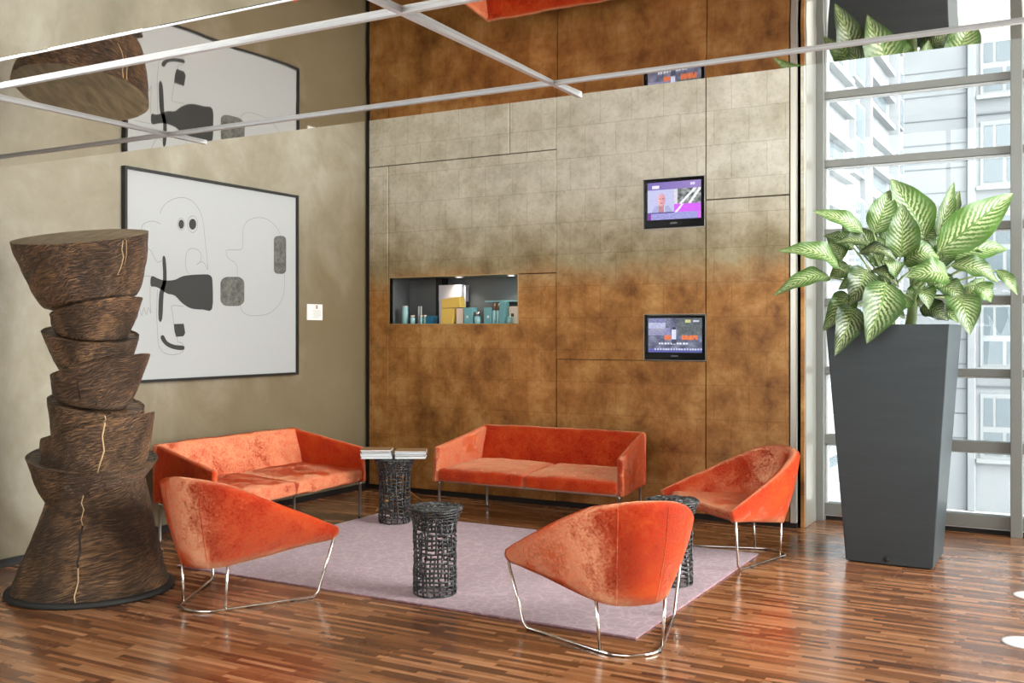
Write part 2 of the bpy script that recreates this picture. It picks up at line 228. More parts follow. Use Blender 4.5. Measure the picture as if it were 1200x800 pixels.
    L(r.outputs[0], b.inputs['Base Color']); b.inputs['Metallic'].default_value = .1; b.inputs['Roughness'].default_value = .45; M['graphite'] = m
    m, nt, b = new_mat('mottled_black_strip'); L = nt.links.new  # black strip mottled at random with lighter grey
    n1 = noise_n(nt, pos(nt, True), 45, 3); r = ramp(nt, [(.35, srgb(26, 26, 27)), (.55, srgb(50, 51, 52)), (.76, srgb(132, 134, 134))]); L(n1.outputs[0], r.inputs[0])
    L(r.outputs[0], b.inputs['Base Color']); b.inputs['Roughness'].default_value = .45; M['strip'] = m
    m, nt, b = new_mat('facade_panel'); L = nt.links.new
    n1 = noise_n(nt, pos(nt), .4, 4); r = ramp(nt, [(.3, srgb(116, 121, 125)), (.7, srgb(130, 134, 137))]); L(n1.outputs[0], r.inputs[0])
    L(r.outputs[0], b.inputs['Base Color']); b.inputs['Roughness'].default_value = .6; M['facade'] = m
    m, nt, b = new_mat('felt_grey'); L = nt.links.new
    n1 = noise_n(nt, pos(nt), 28, 4, .7); r = ramp(nt, [(.35, srgb(66, 66, 62)), (.7, srgb(112, 112, 106))]); L(n1.outputs[0], r.inputs[0])
    L(r.outputs[0], b.inputs['Base Color']); b.inputs['Roughness'].default_value = .8; M['artgrey'] = m
    m, nt, b = new_mat('screen_picture'); L = nt.links.new
    at = N(nt, 'ShaderNodeVertexColor', layer_name='pic'); b.inputs['Base Color'].default_value = (.01, .01, .01, 1); b.inputs['Roughness'].default_value = .15
    L(at.outputs[0], b.inputs['Emission Color']); b.inputs['Emission Strength'].default_value = .75; M['screen'] = m
    m, nt, b = new_mat('lamp_glow'); b.inputs['Emission Color'].default_value = (1, .93, .8, 1); b.inputs['Emission Strength'].default_value = 6; M['glow'] = m

    M['dark'] = plain('dark_recess', srgb(26, 24, 22), .7)
    M['taupe'] = plain('taupe_paint', srgb(136, 122, 106), .7)
    M['brass'] = plain('brass_edge', srgb(196, 164, 112), .35, .6)
    M['white_paint'] = plain('white_paint', srgb(226, 222, 214), .7)
    M['niche'] = plain('niche_lining', srgb(104, 107, 108), .4)
    M['frame_grey'] = plain('frame_grey', srgb(128, 129, 125), .45, .3)
    M['joint'] = plain('panel_joint', srgb(84, 90, 94), .6)
    M['ledge'] = plain('ledge_white', srgb(130, 134, 136), .6)
    M['frame_light'] = plain('frame_light', srgb(214, 218, 218), .4, .2)
    M['alu'] = plain('aluminium', srgb(186, 187, 188), .4, .3)
    M['alu_edge'] = plain('aluminium_edge', srgb(200, 196, 186), .3, .7)
    M['chrome'] = plain('chrome', srgb(210, 206, 200), .16, 1)
    M['steel'] = plain('satin_steel', srgb(168, 166, 162), .3, .9)
    M['black'] = plain('black_frame', srgb(28, 28, 28), .4)
    M['gloss_black'] = plain('gloss_black', srgb(14, 14, 15), .12)
    M['paper'] = plain('paper', srgb(168, 170, 170), .7, 0, Coat_Weight=.6, Coat_Roughness=.03)
    M['ink'] = plain('ink', srgb(42, 42, 40), .7)
    M['pencil'] = plain('pencil', srgb(120, 120, 118), .7)
    M['white'] = plain('white_card', srgb(232, 230, 226), .5)
    M['lavender'] = plain('pale_grey_card', srgb(190, 190, 204), .5)
    M['yellow'] = plain('yellow_card', srgb(226, 190, 92), .5)
    M['cream'] = plain('cream_card', srgb(228, 208, 192), .5)
    M['teal'] = plain('teal_card', srgb(112, 168, 176), .45)
    M['tealglass'] = plain('teal_glass', srgb(142, 186, 190), .12)
    M['bluebox'] = plain('blue_card', srgb(26, 104, 138), .45)
    M['brown'] = plain('brown_card', srgb(84, 60, 38), .5)
    M['page'] = plain('page_edges', srgb(206, 208, 208), .7)
    M['cover1'] = plain('tan_cover', srgb(150, 118, 84), .4)
    M['cover2'] = plain('pale_blue_cover', srgb(178, 190, 198), .4)
    M['cover3'] = plain('dark_cover', srgb(62, 58, 56), .4)
    M['uplight'] = None; m, nt, b = new_mat('uplight_lens'); b.inputs['Emission Color'].default_value = (1, .97, .92, 1); b.inputs['Emission Strength'].default_value = .3; b.inputs['Base Color'].default_value = (.7, .7, .7, 1); M['uplight'] = m
    M['lightwood'] = plain('light_wood', srgb(178, 132, 76), .5)
    M['crack'] = plain('pale_crack', srgb(190, 160, 118), .6)
    M['soil'] = plain('soil', srgb(44, 32, 24), .95)
    M['stem'] = plain('green_stem', srgb(140, 156, 104), .5)
    M['winglass'] = plain('far_window_glass', srgb(94, 104, 110), .1, 0)
    M['street'] = plain('street', srgb(196, 196, 196), .9)
    M['orange_mark'] = plain('orange_mark', srgb(150, 90, 50), .5)
make_materials()

# ------------------------------------------------------------------ mesh helpers
class MB:
    def __init__(s): s.v = []; s.f = []; s.smooth = []; s.mi = []
    def add(s, verts, faces, smooth=False, mi=0):
        o = len(s.v); s.v += [tuple(p) for p in verts]
        for f in faces: s.f.append(tuple(i+o for i in f)); s.smooth.append(smooth); s.mi.append(mi)
        return s
    def box(s, x0, x1, y0, y1, z0, z1, mi=0):
        return s.hexa([(x0,y0,z0),(x1,y0,z0),(x1,y1,z0),(x0,y1,z0),(x0,y0,z1),(x1,y0,z1),(x1,y1,z1),(x0,y1,z1)], mi)
    def hexa(s, c, mi=0):
        return s.add(c, [(0,3,2,1),(4,5,6,7),(0,1,5,4),(1,2,6,5),(2,3,7,6),(3,0,4,7)], False, mi)
    def bevbox(s, x0, x1, y0, y1, z0, z1, b=.004, seg=2, mi=0):
        bm = bmesh.new(); bmesh.ops.create_cube(bm, size=1)
        for v in bm.verts: v.co = Vector(((x0+x1)/2+v.co.x*(x1-x0), (y0+y1)/2+v.co.y*(y1-y0), (z0+z1)/2+v.co.z*(z1-z0)))
        bmesh.ops.bevel(bm, geom=bm.edges[:], offset=b, segments=seg, affect='EDGES', profile=.5)
        bm.verts.index_update()
        s.add([v.co[:] for v in bm.verts], [[v.index for v in f.verts] for f in bm.faces], False, mi); bm.free(); return s
    def tube(s, pts, r, n=8, closed=False, caps=True, flat=1.0, mi=0):
        pts = [Vector(p) for p in pts]; k = len(pts); rings = []; up = None
        for i, p in enumerate(pts):
            a = pts[(i-1) % k] if (closed or i > 0) else p; b = pts[(i+1) % k] if (closed or i < k-1) else p
            t = (b-a).normalized()
            if up is None:
                up = Vector((0,0,1)) if abs(t.z) < .9 else Vector((1,0,0))
            sx = t.cross(up).normalized(); up = sx.cross(t).normalized()
            rr = r[i] if isinstance(r, (list, tuple)) else r
            rings.append([p + sx*math.cos(2*PI*j/n)*rr + up*math.sin(2*PI*j/n)*rr*flat for j in range(n)])
        vs = [q for rg in rings for q in rg]; fs = []
        for i in range(k if closed else k-1):
            for j in range(n):
                a = i*n+j; b2 = i*n+(j+1) % n; c = ((i+1) % k)*n+(j+1) % n; d = ((i+1) % k)*n+j
                fs.append((a, b2, c, d))
        if caps and not closed:
            fs.append(tuple(reversed(range(n)))); fs.append(tuple((k-1)*n+j for j in range(n)))
        return s.add(vs, fs, True, mi)
    def lathe(s, prof, n=32, c=(0,0), cap0=True, cap1=True, mi=0):
        vs = []; fs = []
        for (r, z) in prof:
            for j in range(n): vs.append((c[0]+r*math.cos(2*PI*j/n), c[1]+r*math.sin(2*PI*j/n), z))
        for i in range(len(prof)-1):
            for j in range(n): fs.append((i*n+j, i*n+(j+1) % n, (i+1)*n+(j+1) % n, (i+1)*n+j))
        if cap0: fs.append(tuple(reversed(range(n))))
        if cap1: fs.append(tuple((len(prof)-1)*n+j for j in range(n)))
        return s.add(vs, fs, True, mi)
    def rings(s, rg, closed=True, cap0=True, cap1=True, smooth=True, mi=0):
        n = len(rg[0]); vs = [p for r in rg for p in r]; fs = []
        for i in range(len(rg)-1):
            for j in range(n if closed else n-1):
                fs.append((i*n+j, i*n+(j+1) % n, (i+1)*n+(j+1) % n, (i+1)*n+j))
        if cap0: fs.append(tuple(reversed(range(n))))
        if cap1: fs.append(tuple((len(rg)-1)*n+j for j in range(n)))
        return s.add(vs, fs, smooth, mi)
    def build(s, name, mat, parent=None, loc=(0,0,0), rot=(0,0,0), autosmooth=None):
        me = bpy.data.meshes.new(name); me.from_pydata(s.v, [], s.f); me.update()
        mats = mat if isinstance(mat, (list, tuple)) else [mat]
        for m in mats: me.materials.append(m)
        me.polygons.foreach_set('use_smooth', s.smooth); me.polygons.foreach_set('material_index', s.mi)
        o = bpy.data.objects.new(name, me); C.objects.link(o); o.location = loc; o.rotation_euler = rot
        if parent is not None: o.parent = parent
        if autosmooth: me.set_sharp_from_angle(angle=math.radians(autosmooth))
        return o
def thing(name, label, cat, loc=(0,0,0), rz=0, group=None):
    o = bpy.data.objects.new(name, None); o.empty_display_size = .1; C.objects.link(o)
    o.location = loc; o.rotation_euler = (0, 0, rz); return tag(o, label, cat, group)
def tag(o, label, cat, group=None):
    o['label'] = label; o['category'] = cat
    if group: o['group'] = group
    return o
def struct(o, label=None, cat=None):
    o['kind'] = 'structure'
    if label: o['label'] = label
    if cat: o['category'] = cat
    return o
def copy_tree(o, parent=None):
    c = o.copy(); C.objects.link(c)
    if parent is not None: c.parent = parent
    for ch in list(o.children): copy_tree(ch, c)
    return c
def catmull(P, n=8, closed=False):
    P = [Vector(p) for p in P]; out = []; k = len(P)
    for i in range(k if closed else k-1):
        g = lambda j: P[j % k] if closed else P[max(0, min(k-1, j))]
        a, b, c, d = g(i-1), g(i), g(i+1), g(i+2)
        for t in [q/n for q in range(n)]:
            out.append(.5*((2*b)+(c-a)*t+(2*a-5*b+4*c-d)*t*t+(3*b-a-3*c+d)*t**3))
    if not closed: out.append(P[-1])
    return out
def roundbox(h, r, n=(10, 10, 6)):
    """rounded box as (unit coords, faces); the six grids are merged"""
    bm = bmesh.new()
    idx = {}
    def vert(p):
        k = tuple(round(c, 5) for c in p)
        if k not in idx: idx[k] = bm.verts.new(p)
        return idx[k]
    def axis(hh, m):   # dense near the rounded ends
        a = [-hh + r*(1-math.cos(PI/2*i/4)) for i in range(4)]
        return a + [-(hh-r) + 2*(hh-r)*i/m for i in range(m+1)] + [-q for q in reversed(a)]
    ax = [axis(h[i], n[i]) for i in range(3)]
    for d in range(3):
        e, f = [(1, 2), (2, 0), (0, 1)][d]
        for sgn in (-1, 1):
            for i in range(len(ax[e])-1):
                for j in range(len(ax[f])-1):
                    q = []
                    for (a, b) in ((i, j), (i+1, j), (i+1, j+1), (i, j+1)):
                        p = [0, 0, 0]; p[d] = sgn*h[d]; p[e] = ax[e][a]; p[f] = ax[f][b]; q.append(vert(p))
                    if sgn < 0: q.reverse()
                    try: bm.faces.new(q)
                    except ValueError: pass
    vs = []
    bm.verts.index_update()
    for v in bm.verts:
        p = v.co; q = Vector([max(-(h[i]-r), min(h[i]-r, p[i])) for i in range(3)]); dlt = p-q
        p2 = q + dlt.normalized()*r if dlt.length > 1e-6 else p
        vs.append((p2[0]/h[0], p2[1]/h[1], p2[2]/h[2]))
    fs = [[v.index for v in f.verts] for f in bm.faces]; bm.free()
    return vs, fs
def warp_hexa(vs, c, fn=None):
    """trilinear map of unit coords into 8 corners (MB.hexa order)"""
    c = [Vector(p) for p in c]; out = []
    for (u, v, w) in vs:
        a, b, d = (u+1)/2, (v+1)/2, (w+1)/2
        lo = (c[0]*(1-a)+c[1]*a)*(1-b)+(c[3]*(1-a)+c[2]*a)*b
        hi = (c[4]*(1-a)+c[5]*a)*(1-b)+(c[7]*(1-a)+c[6]*a)*b
        p = lo*(1-d)+hi*d
        if fn: p = fn(p, u, v, w)
        out.append(p)
    return out
def set_nap(o, fn):
    a = o.data.attributes.new('nap', 'FLOAT_VECTOR', 'POINT')
    a.data.foreach_set('vector', [c for v in o.data.vertices for c in fn(v.co, v.normal)])
    return o
def wrinkle(p, s=6, a=.004): return p + Vector((0, 0, 1))*noise.noise(p*s)*a + noise.noise_vector(p*s*1.7)*a*.5

# ------------------------------------------------------------------ setting
XL, XR, YB, YN, YF, ZC = -6.4, 3.4, 8.34, 8.9, -4.0, 6.0
def grid_sheet(mb, x0, x1, z0, z1, holes, y0, y1):
    xs = sorted({x0, x1, *[h[i] for h in holes for i in (0, 1)]}); zs = sorted({z0, z1, *[h[i] for h in holes for i in (2, 3)]})
    for a, b in zip(xs, xs[1:]):
        for c, d in zip(zs, zs[1:]):
            mx, mz = (a+b)/2, (c+d)/2
            if a < x0-1e-6 or b > x1+1e-6 or c < z0-1e-6 or d > z1+1e-6: continue
            if any(h[0] < mx < h[1] and h[2] < mz < h[3] for h in holes): continue
            mb.box(a, b, y0, y1, c, d)
    return mb
def setting():
    struct(MB().box(XL-.2, XR+.2, YF-.2, YN+.1, -.15, 0).build('floor', M['parquet']))
    w = MB().box(XL-.2, XL, 2.0, YN, 0, ZC).box(XL-.2, XL, YF, -3.6, 0, ZC).box(XL-.2, XL, -3.6, 2.0, 5.2, ZC)
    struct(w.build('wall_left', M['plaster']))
    struct(MB().box(XL, XL+.012, 2.0, 8.78, 0.001, .058).build('baseboard_left', M['black']))
    rw = MB(); grid_sheet(rw, XL-.2, XR+.2, 0, ZC, [(-5.6, 2.6, .9, 5.7)], YF-.2, YF); struct(rw.build('wall_rear', M['taupe']))
    struct(MB().box(XR, XR+.2, YF, 4.4, 0, ZC).build('wall_right', M['taupe']))  # unseen wall, run this far to block daylight on viewer-facing sides
    struct(MB().box(XL-.2, XR+.2, YF-.2, YN+.1, ZC, ZC+.2).build('ceiling', M['white_paint']))
    # back wall: dark backing, plinth and the metal-leaf sheets
    niche = (-6.076, -4.604, 1.682, 2.142); tv1 = (-3.345, -2.793, 2.5, 2.93); tv2 = (-3.338, -2.785, 1.358, 1.752)
    b = MB(); grid_sheet(b, XL, -2.03, 0, ZC, [niche, tv1, tv2], 8.372, 8.39); b.box(XL, -1.97, 8.79, 8.85, 0, ZC)
    wb = struct(b.build('wall_back', M['dark']))
    g = .003
    def sheet(x0, x1, z0, z1, holes=()):
        mb = MB()
        if holes: grid_sheet(mb, x0+g, x1-g, z0+g, z1-g, [h for h in holes], YB, 8.37)
        else: mb.bevbox(x0+g, x1-g, YB, 8.37, z0+g, z1-g, .006, 2)
        o = mb.build('metal_sheet', M['leafmetal'], wb); o['kind'] = 'structure'
    sheet(-6.34, -4.696, 3.275, ZC); sheet(-4.696, -4.202, 3.275, ZC); sheet(-6.34, -6.098, .05, 3.275)
    sheet(-6.098, -4.202, 2.142, 3.275); sheet(-6.098, -4.202, .05, 2.142, [niche])
    sheet(-4.202, -2.783, 1.352, ZC, [tv1, tv2]); sheet(-4.202, -2.783, .05, 1.352)
    sheet(-2.783, -2.075, .05, 2.72); sheet(-2.783, -2.075, 2.72, ZC)
    def lining(h, depth, mat, t=.006, name='niche_lining'):
        x0, x1, z0, z1 = h; mb = MB()
        mb.box(x0, x1, YB+depth, YB+depth+.01, z0, z1)
        y0 = YB-.006
        mb.box(x0-t, x0, y0, YB+depth, z0-t, z1+t).box(x1, x1+t, y0, YB+depth, z0-t, z1+t)
        mb.box(x0-t, x1+t, y0, YB+depth, z0-t, z0).box(x0-t, x1+t, y0, YB+depth, z1, z1+t)
        o = mb.build(name, mat, wb); o['kind'] = 'structure'
    lining(niche, .34, M['niche']); o = MB().box(-6.08, -4.60, YB-.008, YB-.001, 2.142, 2.15).box(-6.08, -4.60, YB-.008, YB-.001, 1.674, 1.682).box(-6.084, -6.076, YB-.008, YB-.001, 1.674, 2.15).box(-4.604, -4.596, YB-.008, YB-.001, 1.674, 2.15).build('niche_edge', M['brass'], wb); lining(tv1, .2, M['alu_edge'], .007, 'recess_lining'); lining(tv2, .2, M['alu_edge'], .004, 'recess_lining')
    x0, x1, z0, z1 = niche
    o = MB().box(-5.67, -5.60, YB+.22, YB+.34, z0, z1).build('niche_partition', M['dark'], wb)
    struct(MB().box(XL+.015, -2.02, 8.36, 8.371, 0.001, .05).build('baseboard_back', M['dark']))
    struct(MB().bevbox(-2.072, -2.02, YB-.002, 8.39, .045, ZC, .006).build('trim_1', M['alu_edge']))
    t = MB().box(-2.0, -1.972, 8.40, 8.43, 0.001, ZC)
    t2 = struct(t.build('trim_2', M['leafmetal'])); MB().bevbox(-1.995, -1.962, 8.432, 8.795, .001, ZC, .008).build('metal_return', M['alu_edge'], t2)
    # window wall beside the back wall
    wroot = struct(bpy.data.objects.new('window_1', None)); C.objects.link(wroot); wroot.location = (-1.96, YN, 0)
    def part(mb, n, mat):
        o = mb.build(n, mat, wroot, (1.96, -YN, 0)); o['kind'] = 'structure'; return o
    part(MB().bevbox(-1.965, -1.905, 8.80, 8.96, 0, ZC, .004), 'frame', M['frame_grey'])
    part(MB().bevbox(-1.903, -1.885, 8.87, 8.95, .1, ZC, .002), 'glazing_bead', M['frame_light'])
    mull = [-.44 + 1.5*k for k in range(3)]
    for x in mull: part(MB().bevbox(x-.042, x+.042, 8.80, 8.99, 0, ZC, .004), 'mullion', M['frame_grey'])
    bays = list(zip([-1.905]+[x+.042 for x in mull], [x-.042 for x in mull]+[XR]))
    zr = [.10, .69, 1.276, 1.855, 2.443, 3.03, 3.611, 4.195, 4.78, 5.365]
    for x0, x1 in bays:
        for i, z in enumerate(zr):
            h = .05 if i == 0 else (.042 if i == 1 else .031)
            part(MB().bevbox(x0, x1, 8.85, 8.95, z-h, z+h, .003), 'rail', M['frame_grey'])
            part(MB().bevbox(x0, x1, 8.87, 8.95, z-h-.012, z-h-.001, .002), 'glazing_bead', M['frame_light'])
        part(MB().box(x0, x1, 8.955, 8.965, .06, ZC), 'pane', M['glass'])
        part(MB().box(x0, x1, 8.9, 8.97, .001, .05), 'sill', M['dark'])
    # window wall to the right and windows to the near left, outside the picture; the rear one is added as fill light
    r = struct(bpy.data.objects.new('fill_window', None)); C.objects.link(r); r.location = (-5.6, YF, .9)
    mb = MB()
    for i in range(6): x = -5.6+8.2*i/5; mb.box(max(-5.6, x-.04), min(2.6, x+.04), YF-.12, YF-.04, .9, 5.7)
    for z in (.93, 2.5, 4.1, 5.67): mb.box(-5.6, 2.6, YF-.11, YF-.05, z-.03, z+.03)
    for o in (mb.build('frame', M['frame_grey'], r, (5.6, -YF, -.9)), MB().box(-5.6, 2.6, YF-.09, YF-.084, .9, 5.7).build('pane', M['glass'], r, (5.6, -YF, -.9))): o['kind'] = 'structure'
    for nm, X, y0, y1, z0, z1, st in (('window_2', XR+.06, 4.4, YN, 0, ZC, 1.5), ('window_3', XL-.1, -3.6, 2.0, 0, 5.2, 1.4)):
        r = struct(bpy.data.objects.new(nm, None)); C.objects.link(r); r.location = (X, y0, 0)
        n = round((y1-y0)/st); mb = MB()
        for i in range(n+1):
            y = y0+(y1-y0)*i/n; mb.box(X-.05, X+.05, max(y0, y-.04), min(y1, y+.04), z0, z1)
        for z in ([.05]+[1.2, 2.4, 3.6, 4.8]): mb.box(X-.04, X+.04, y0, y1, z-.03, z+.03)
        o = mb.build('frame', M['frame_grey'], r, (-X, -y0, 0)); o['kind'] = 'structure'
        o = MB().box(X+.01, X+.016, y0, y1, z0, z1).build('pane', M['glass'], r, (-X, -y0, 0)); o['kind'] = 'structure'
    # suspended mirror ceiling over the middle of the room with its aluminium tracks
    mz = 2.64
    soffit = struct(MB().box(XL+.004, XR-.02, 2.50, 4.0, mz+.016, mz+.022).build('ceiling', M['frame_light']))
    xs = [XL+.004, -4.206, -1.93, .345, 2.62, XR-.02]
    for i, (x0, x1) in enumerate(zip(xs, xs[1:])):
        for j, (y0, y1) in enumerate(((2.45, 2.71), (2.71, 3.80), (3.80, 4.044))):
            tilt = [[-.1, -.17, -.17], [-.1, -.17, -.17], [0, -.4, .45], [0, 0, 0], [0, 0, 0]][i][j]
            hy = (y1-y0)/2; dz = math.tan(math.radians(tilt))*hy
            mb = MB().hexa([(x0, -hy, -dz), (x1, -hy, -dz), (x1, hy, dz), (x0, hy, dz), (x0, -hy, -dz+.006), (x1, -hy, -dz+.006), (x1, hy, dz+.006), (x0, hy, dz+.006)])
            o = mb.build('mirror_panel', M['mirror'], soffit, (0, (y0+y1)/2, mz+.0045)); o['kind'] = 'structure'
    n = 1
    def track(mb):
        o = mb.build('trim_%d' % (track.n), M['alu']); track.n += 1; struct(o)
    track.n = 3
    for y in (2.71, 3.80):
        track(MB().bevbox(XL+.004, XR-.02, y-.011, y+.011, mz-.008, mz+.008, .001))
    track(MB().bevbox(XL+.004, XR-.02, 2.444, 2.45, mz-.001, mz+.006, .001))
    for x in (-4.206, -1.93, .345, 2.62):
        track(MB().bevbox(x-.011, x+.011, 2.452, 4.062, mz-.0075, mz+.0078, .001))
setting()

# ------------------------------------------------------------------ outside
def outside():
    struct(MB().box(-60, 60, 9.2, 90, -4.7, -4.5).build('street', M['street']))
    Y = 38.0; XW = -5.488; D = M['winglass']
    b = thing('office_building', 'pale panelled office block facing the tall window, with rows of wide windows', 'building', (0, Y, -4.5))
    def pb(mb, n, mat, parent=b): return mb.build(n, mat, parent, (0, -Y, 4.5) if parent is b else (0, 0, 0))
    wall = MB().box(XW, 30, Y, Y+1.5, -4.5, 26); pb(wall, 'wall', M['facade'])
    # joints between the cladding panels
    for k in range(24):
        z = 8.948-.844*13+.844*k
        pb(MB().box(XW+.02, -3.36, Y-.012, Y, z-.02, z+.02), 'panel_joint', M['joint'])
    pb(MB().bevbox(-3.40, -3.14, Y-.15, Y, -4.5, 26, .03), 'pilaster', M['facade'])
    pb(MB().box(-3.43, -3.40, Y-.03, Y, -4.5, 26), 'panel_joint', M['joint'])
    for k in range(9):
        z0 = 6.55-3.08*3+3.08*k
        for x0 in (-3.0, .35, 3.7):
            w = pb(MB().box(x0, x0+3.0, Y-.05, Y+.0, z0, z0+2.2).box(x0-.1, x0+3.1, Y-.22, Y, z0-.14, z0), 'window', M['ledge'])
            p = MB().box(x0+.12, x0+.7, Y-.065, Y-.05, z0+.12, z0+.9).box(x0+.82, x0+2.9, Y-.065, Y-.05, z0+.12, z0+.9)
            p.box(x0+.12, x0+.4, Y-.065, Y-.05, z0+1.1, z0+2.05).box(x0+.5, x0+2.9, Y-.065, Y-.05, z0+1.1, z0+2.05)
            p.build('pane', D, w)
        pb(MB().box(-3.1, 30, Y-.08, Y, z0+2.42, z0+2.47), 'panel_joint', M['joint'])
    wy0 = 22.0
    s = thing('office_wing', 'white side wing of the office block running towards the tall window, with stepped ledges', 'building', (XW, wy0, -4.5))
    def ps(mb, n, mat, parent=s): return mb.build(n, mat, parent, (-XW, -wy0, 4.5) if parent is s else (0, 0, 0))
    ps(MB().box(XW-2, XW, 9.5+wy0-22, Y-.01, -4.5, 26), 'wall', M['facade'])
    for k in range(24):
        z = 5.6-.87*11+.87*k
        for (a, c) in ((23.0, 28.15), (30.9, 34.9)):
            ps(MB().box(XW, XW+.22, a, c, z-.06, z+.10), 'ledge', M['ledge'])
    for k in range(9):
        z = 6.0-2.6*4+2.6*k
        for (a, c) in ((28.6, 29.8), (35.6, 37.0)):
            w = ps(MB().box(XW, XW+.16, a-.15, c+.15, z-.1, z+1.9), 'window', M['ledge'])
            MB().box(XW+.16, XW+.17, a, c, z, z+.85).box(XW+.16, XW+.17, a, c, z+.95, z+1.8).build('pane', D, w)
        for (a, c) in ((24.0, 27.6), (31.4, 34.4)):
            w = ps(MB().box(XW, XW+.02, a, c, z, z+.62), 'window', M['winglass'])
    for (a, c) in ((30.0, 30.35), (35.05, 35.3)):
        ps(MB().box(XW, XW+.3, a, c, -4.5, 26), 'pilaster', M['facade'])
outside()

# ------------------------------------------------------------------ rug
tag(MB().bevbox(-5.38, -2.02, 4.93, 7.235, .001, .013, .004).build('area_rug', M['rug']), 'lilac grey rug with a faint crackle pattern under the low tables', 'rug')

# ------------------------------------------------------------------ sofas
LEG = .305
def make_sofa():
    r = thing('sofa', '', 'sofa', (0, 0, 0), 0, 'orange two-seat sofas')
    def soft(name, corners, h, rad, fn=None, n=(12, 10, 6), mat='velvet', parent=r):
        vs, fs = roundbox(h, rad, n)
        return MB().add(warp_hexa(vs, corners, fn), fs, True).build(name, M[mat], parent)
    # arms: flared, sloping forward
    for s in (-1, 1):
        t = .056
        def X(front, inner, top): 
            o = (.90 if front else .80) - (t if inner else 0) - (.012 if top else 0)
            return s*o
        c = [(X(1, s > 0, 0), -.37, LEG), (X(1, s < 0, 0), -.37, LEG), (X(0, s < 0, 0), .36, LEG), (X(0, s > 0, 0), .36, LEG),
             (X(1, s > 0, 1), -.36, .605), (X(1, s < 0, 1), -.36, .605), (X(0, s < 0, 1), .36, .752), (X(0, s > 0, 1), .36, .752)]
        o = soft('arm', c, (.028, .37, .2), .022, lambda p, u, v, w: wrinkle(p, 5, .006), (2, 16, 10))
        set_nap(o, lambda p, n: (0, 1 if n.x > 0 else -1, 0))
    c = [(-.80, .20, LEG), (.80, .20, LEG), (.80, .37, LEG), (-.80, .37, LEG), (-.795, .305, .75), (.795, .305, .75), (.795, .37, .75), (-.795, .37, .75)]
    o = soft('backrest', c, (.8, .08, .22), .034, lambda p, u, v, w: wrinkle(p + Vector((0, -.014*(1-u*u)*(1-w*w) if v < 0 else 0, .004*(1-u*u))), 5, .008), (36, 3, 10)); set_nap(o, lambda p, n: (1, 0, 0))
    for s in (-1, 1):
        xo_f, xo_r, xi = s*.846, s*.758, s*.002
        c = [(min(xi, xo_f), -.375, LEG+.005), (max(xi, xo_f), -.375, LEG+.005), (max(xi, xo_r), .245, LEG+.02), (min(xi, xo_r), .245, LEG+.02),
             (min(xi, xo_f), -.372, .415), (max(xi, xo_f), -.372, .415), (max(xi, xo_r), .26, .452), (min(xi, xo_r), .26, .452)]
        def fn(p, u, v, w):
            k = (1-u**4)*(1-v**4)
            return wrinkle(p + Vector((0, -.008*(1-u*u)*(v < -.5), .026*k*(w > -.2)*max(0, (w+.2)/1.2))), 7, .007)
        set_nap(soft('seat_cushion', c, (.41, .31, .07), .034, fn, (16, 14, 3)), lambda p, n: (1, 0, 0))
    f = MB().bevbox(-.82, .82, -.30, -.27, LEG-.012, LEG+.005, .003).bevbox(-.76, .76, .28, .31, LEG-.012, LEG+.005, .003)
    f.bevbox(-.79, -.76, -.27, .28, LEG-.012, LEG+.005, .003).bevbox(.76, .79, -.27, .28, LEG-.012, LEG+.005, .003)
    f.build('frame', M['steel'], r)
    for x, y in ((-.845, -.335), (.845, -.335), (-.755, .325), (.755, .325)):
        l = MB().lathe([(.011, .004), (.012, .02), (.012, LEG-.02), (.014, LEG-.018), (.014, LEG+.004)], 12).build('leg', M['steel'], r, (x, y, 0))
        MB().lathe([(.014, .0005), (.014, .006)], 12).build('glide', M['dark'], l)
    return r
sofa = make_sofa()
sofa.location = (-4.02, 7.735, 0)
sofa['label'] = 'orange velvet two-seat sofa against the patinated metal wall below the screens'
s2 = copy_tree(sofa); s2.location = (-5.775, 6.185, 0); s2.rotation_euler = (0, 0, PI/2)
s2['label'] = 'orange velvet two-seat sofa along the plaster wall below the framed drawing'

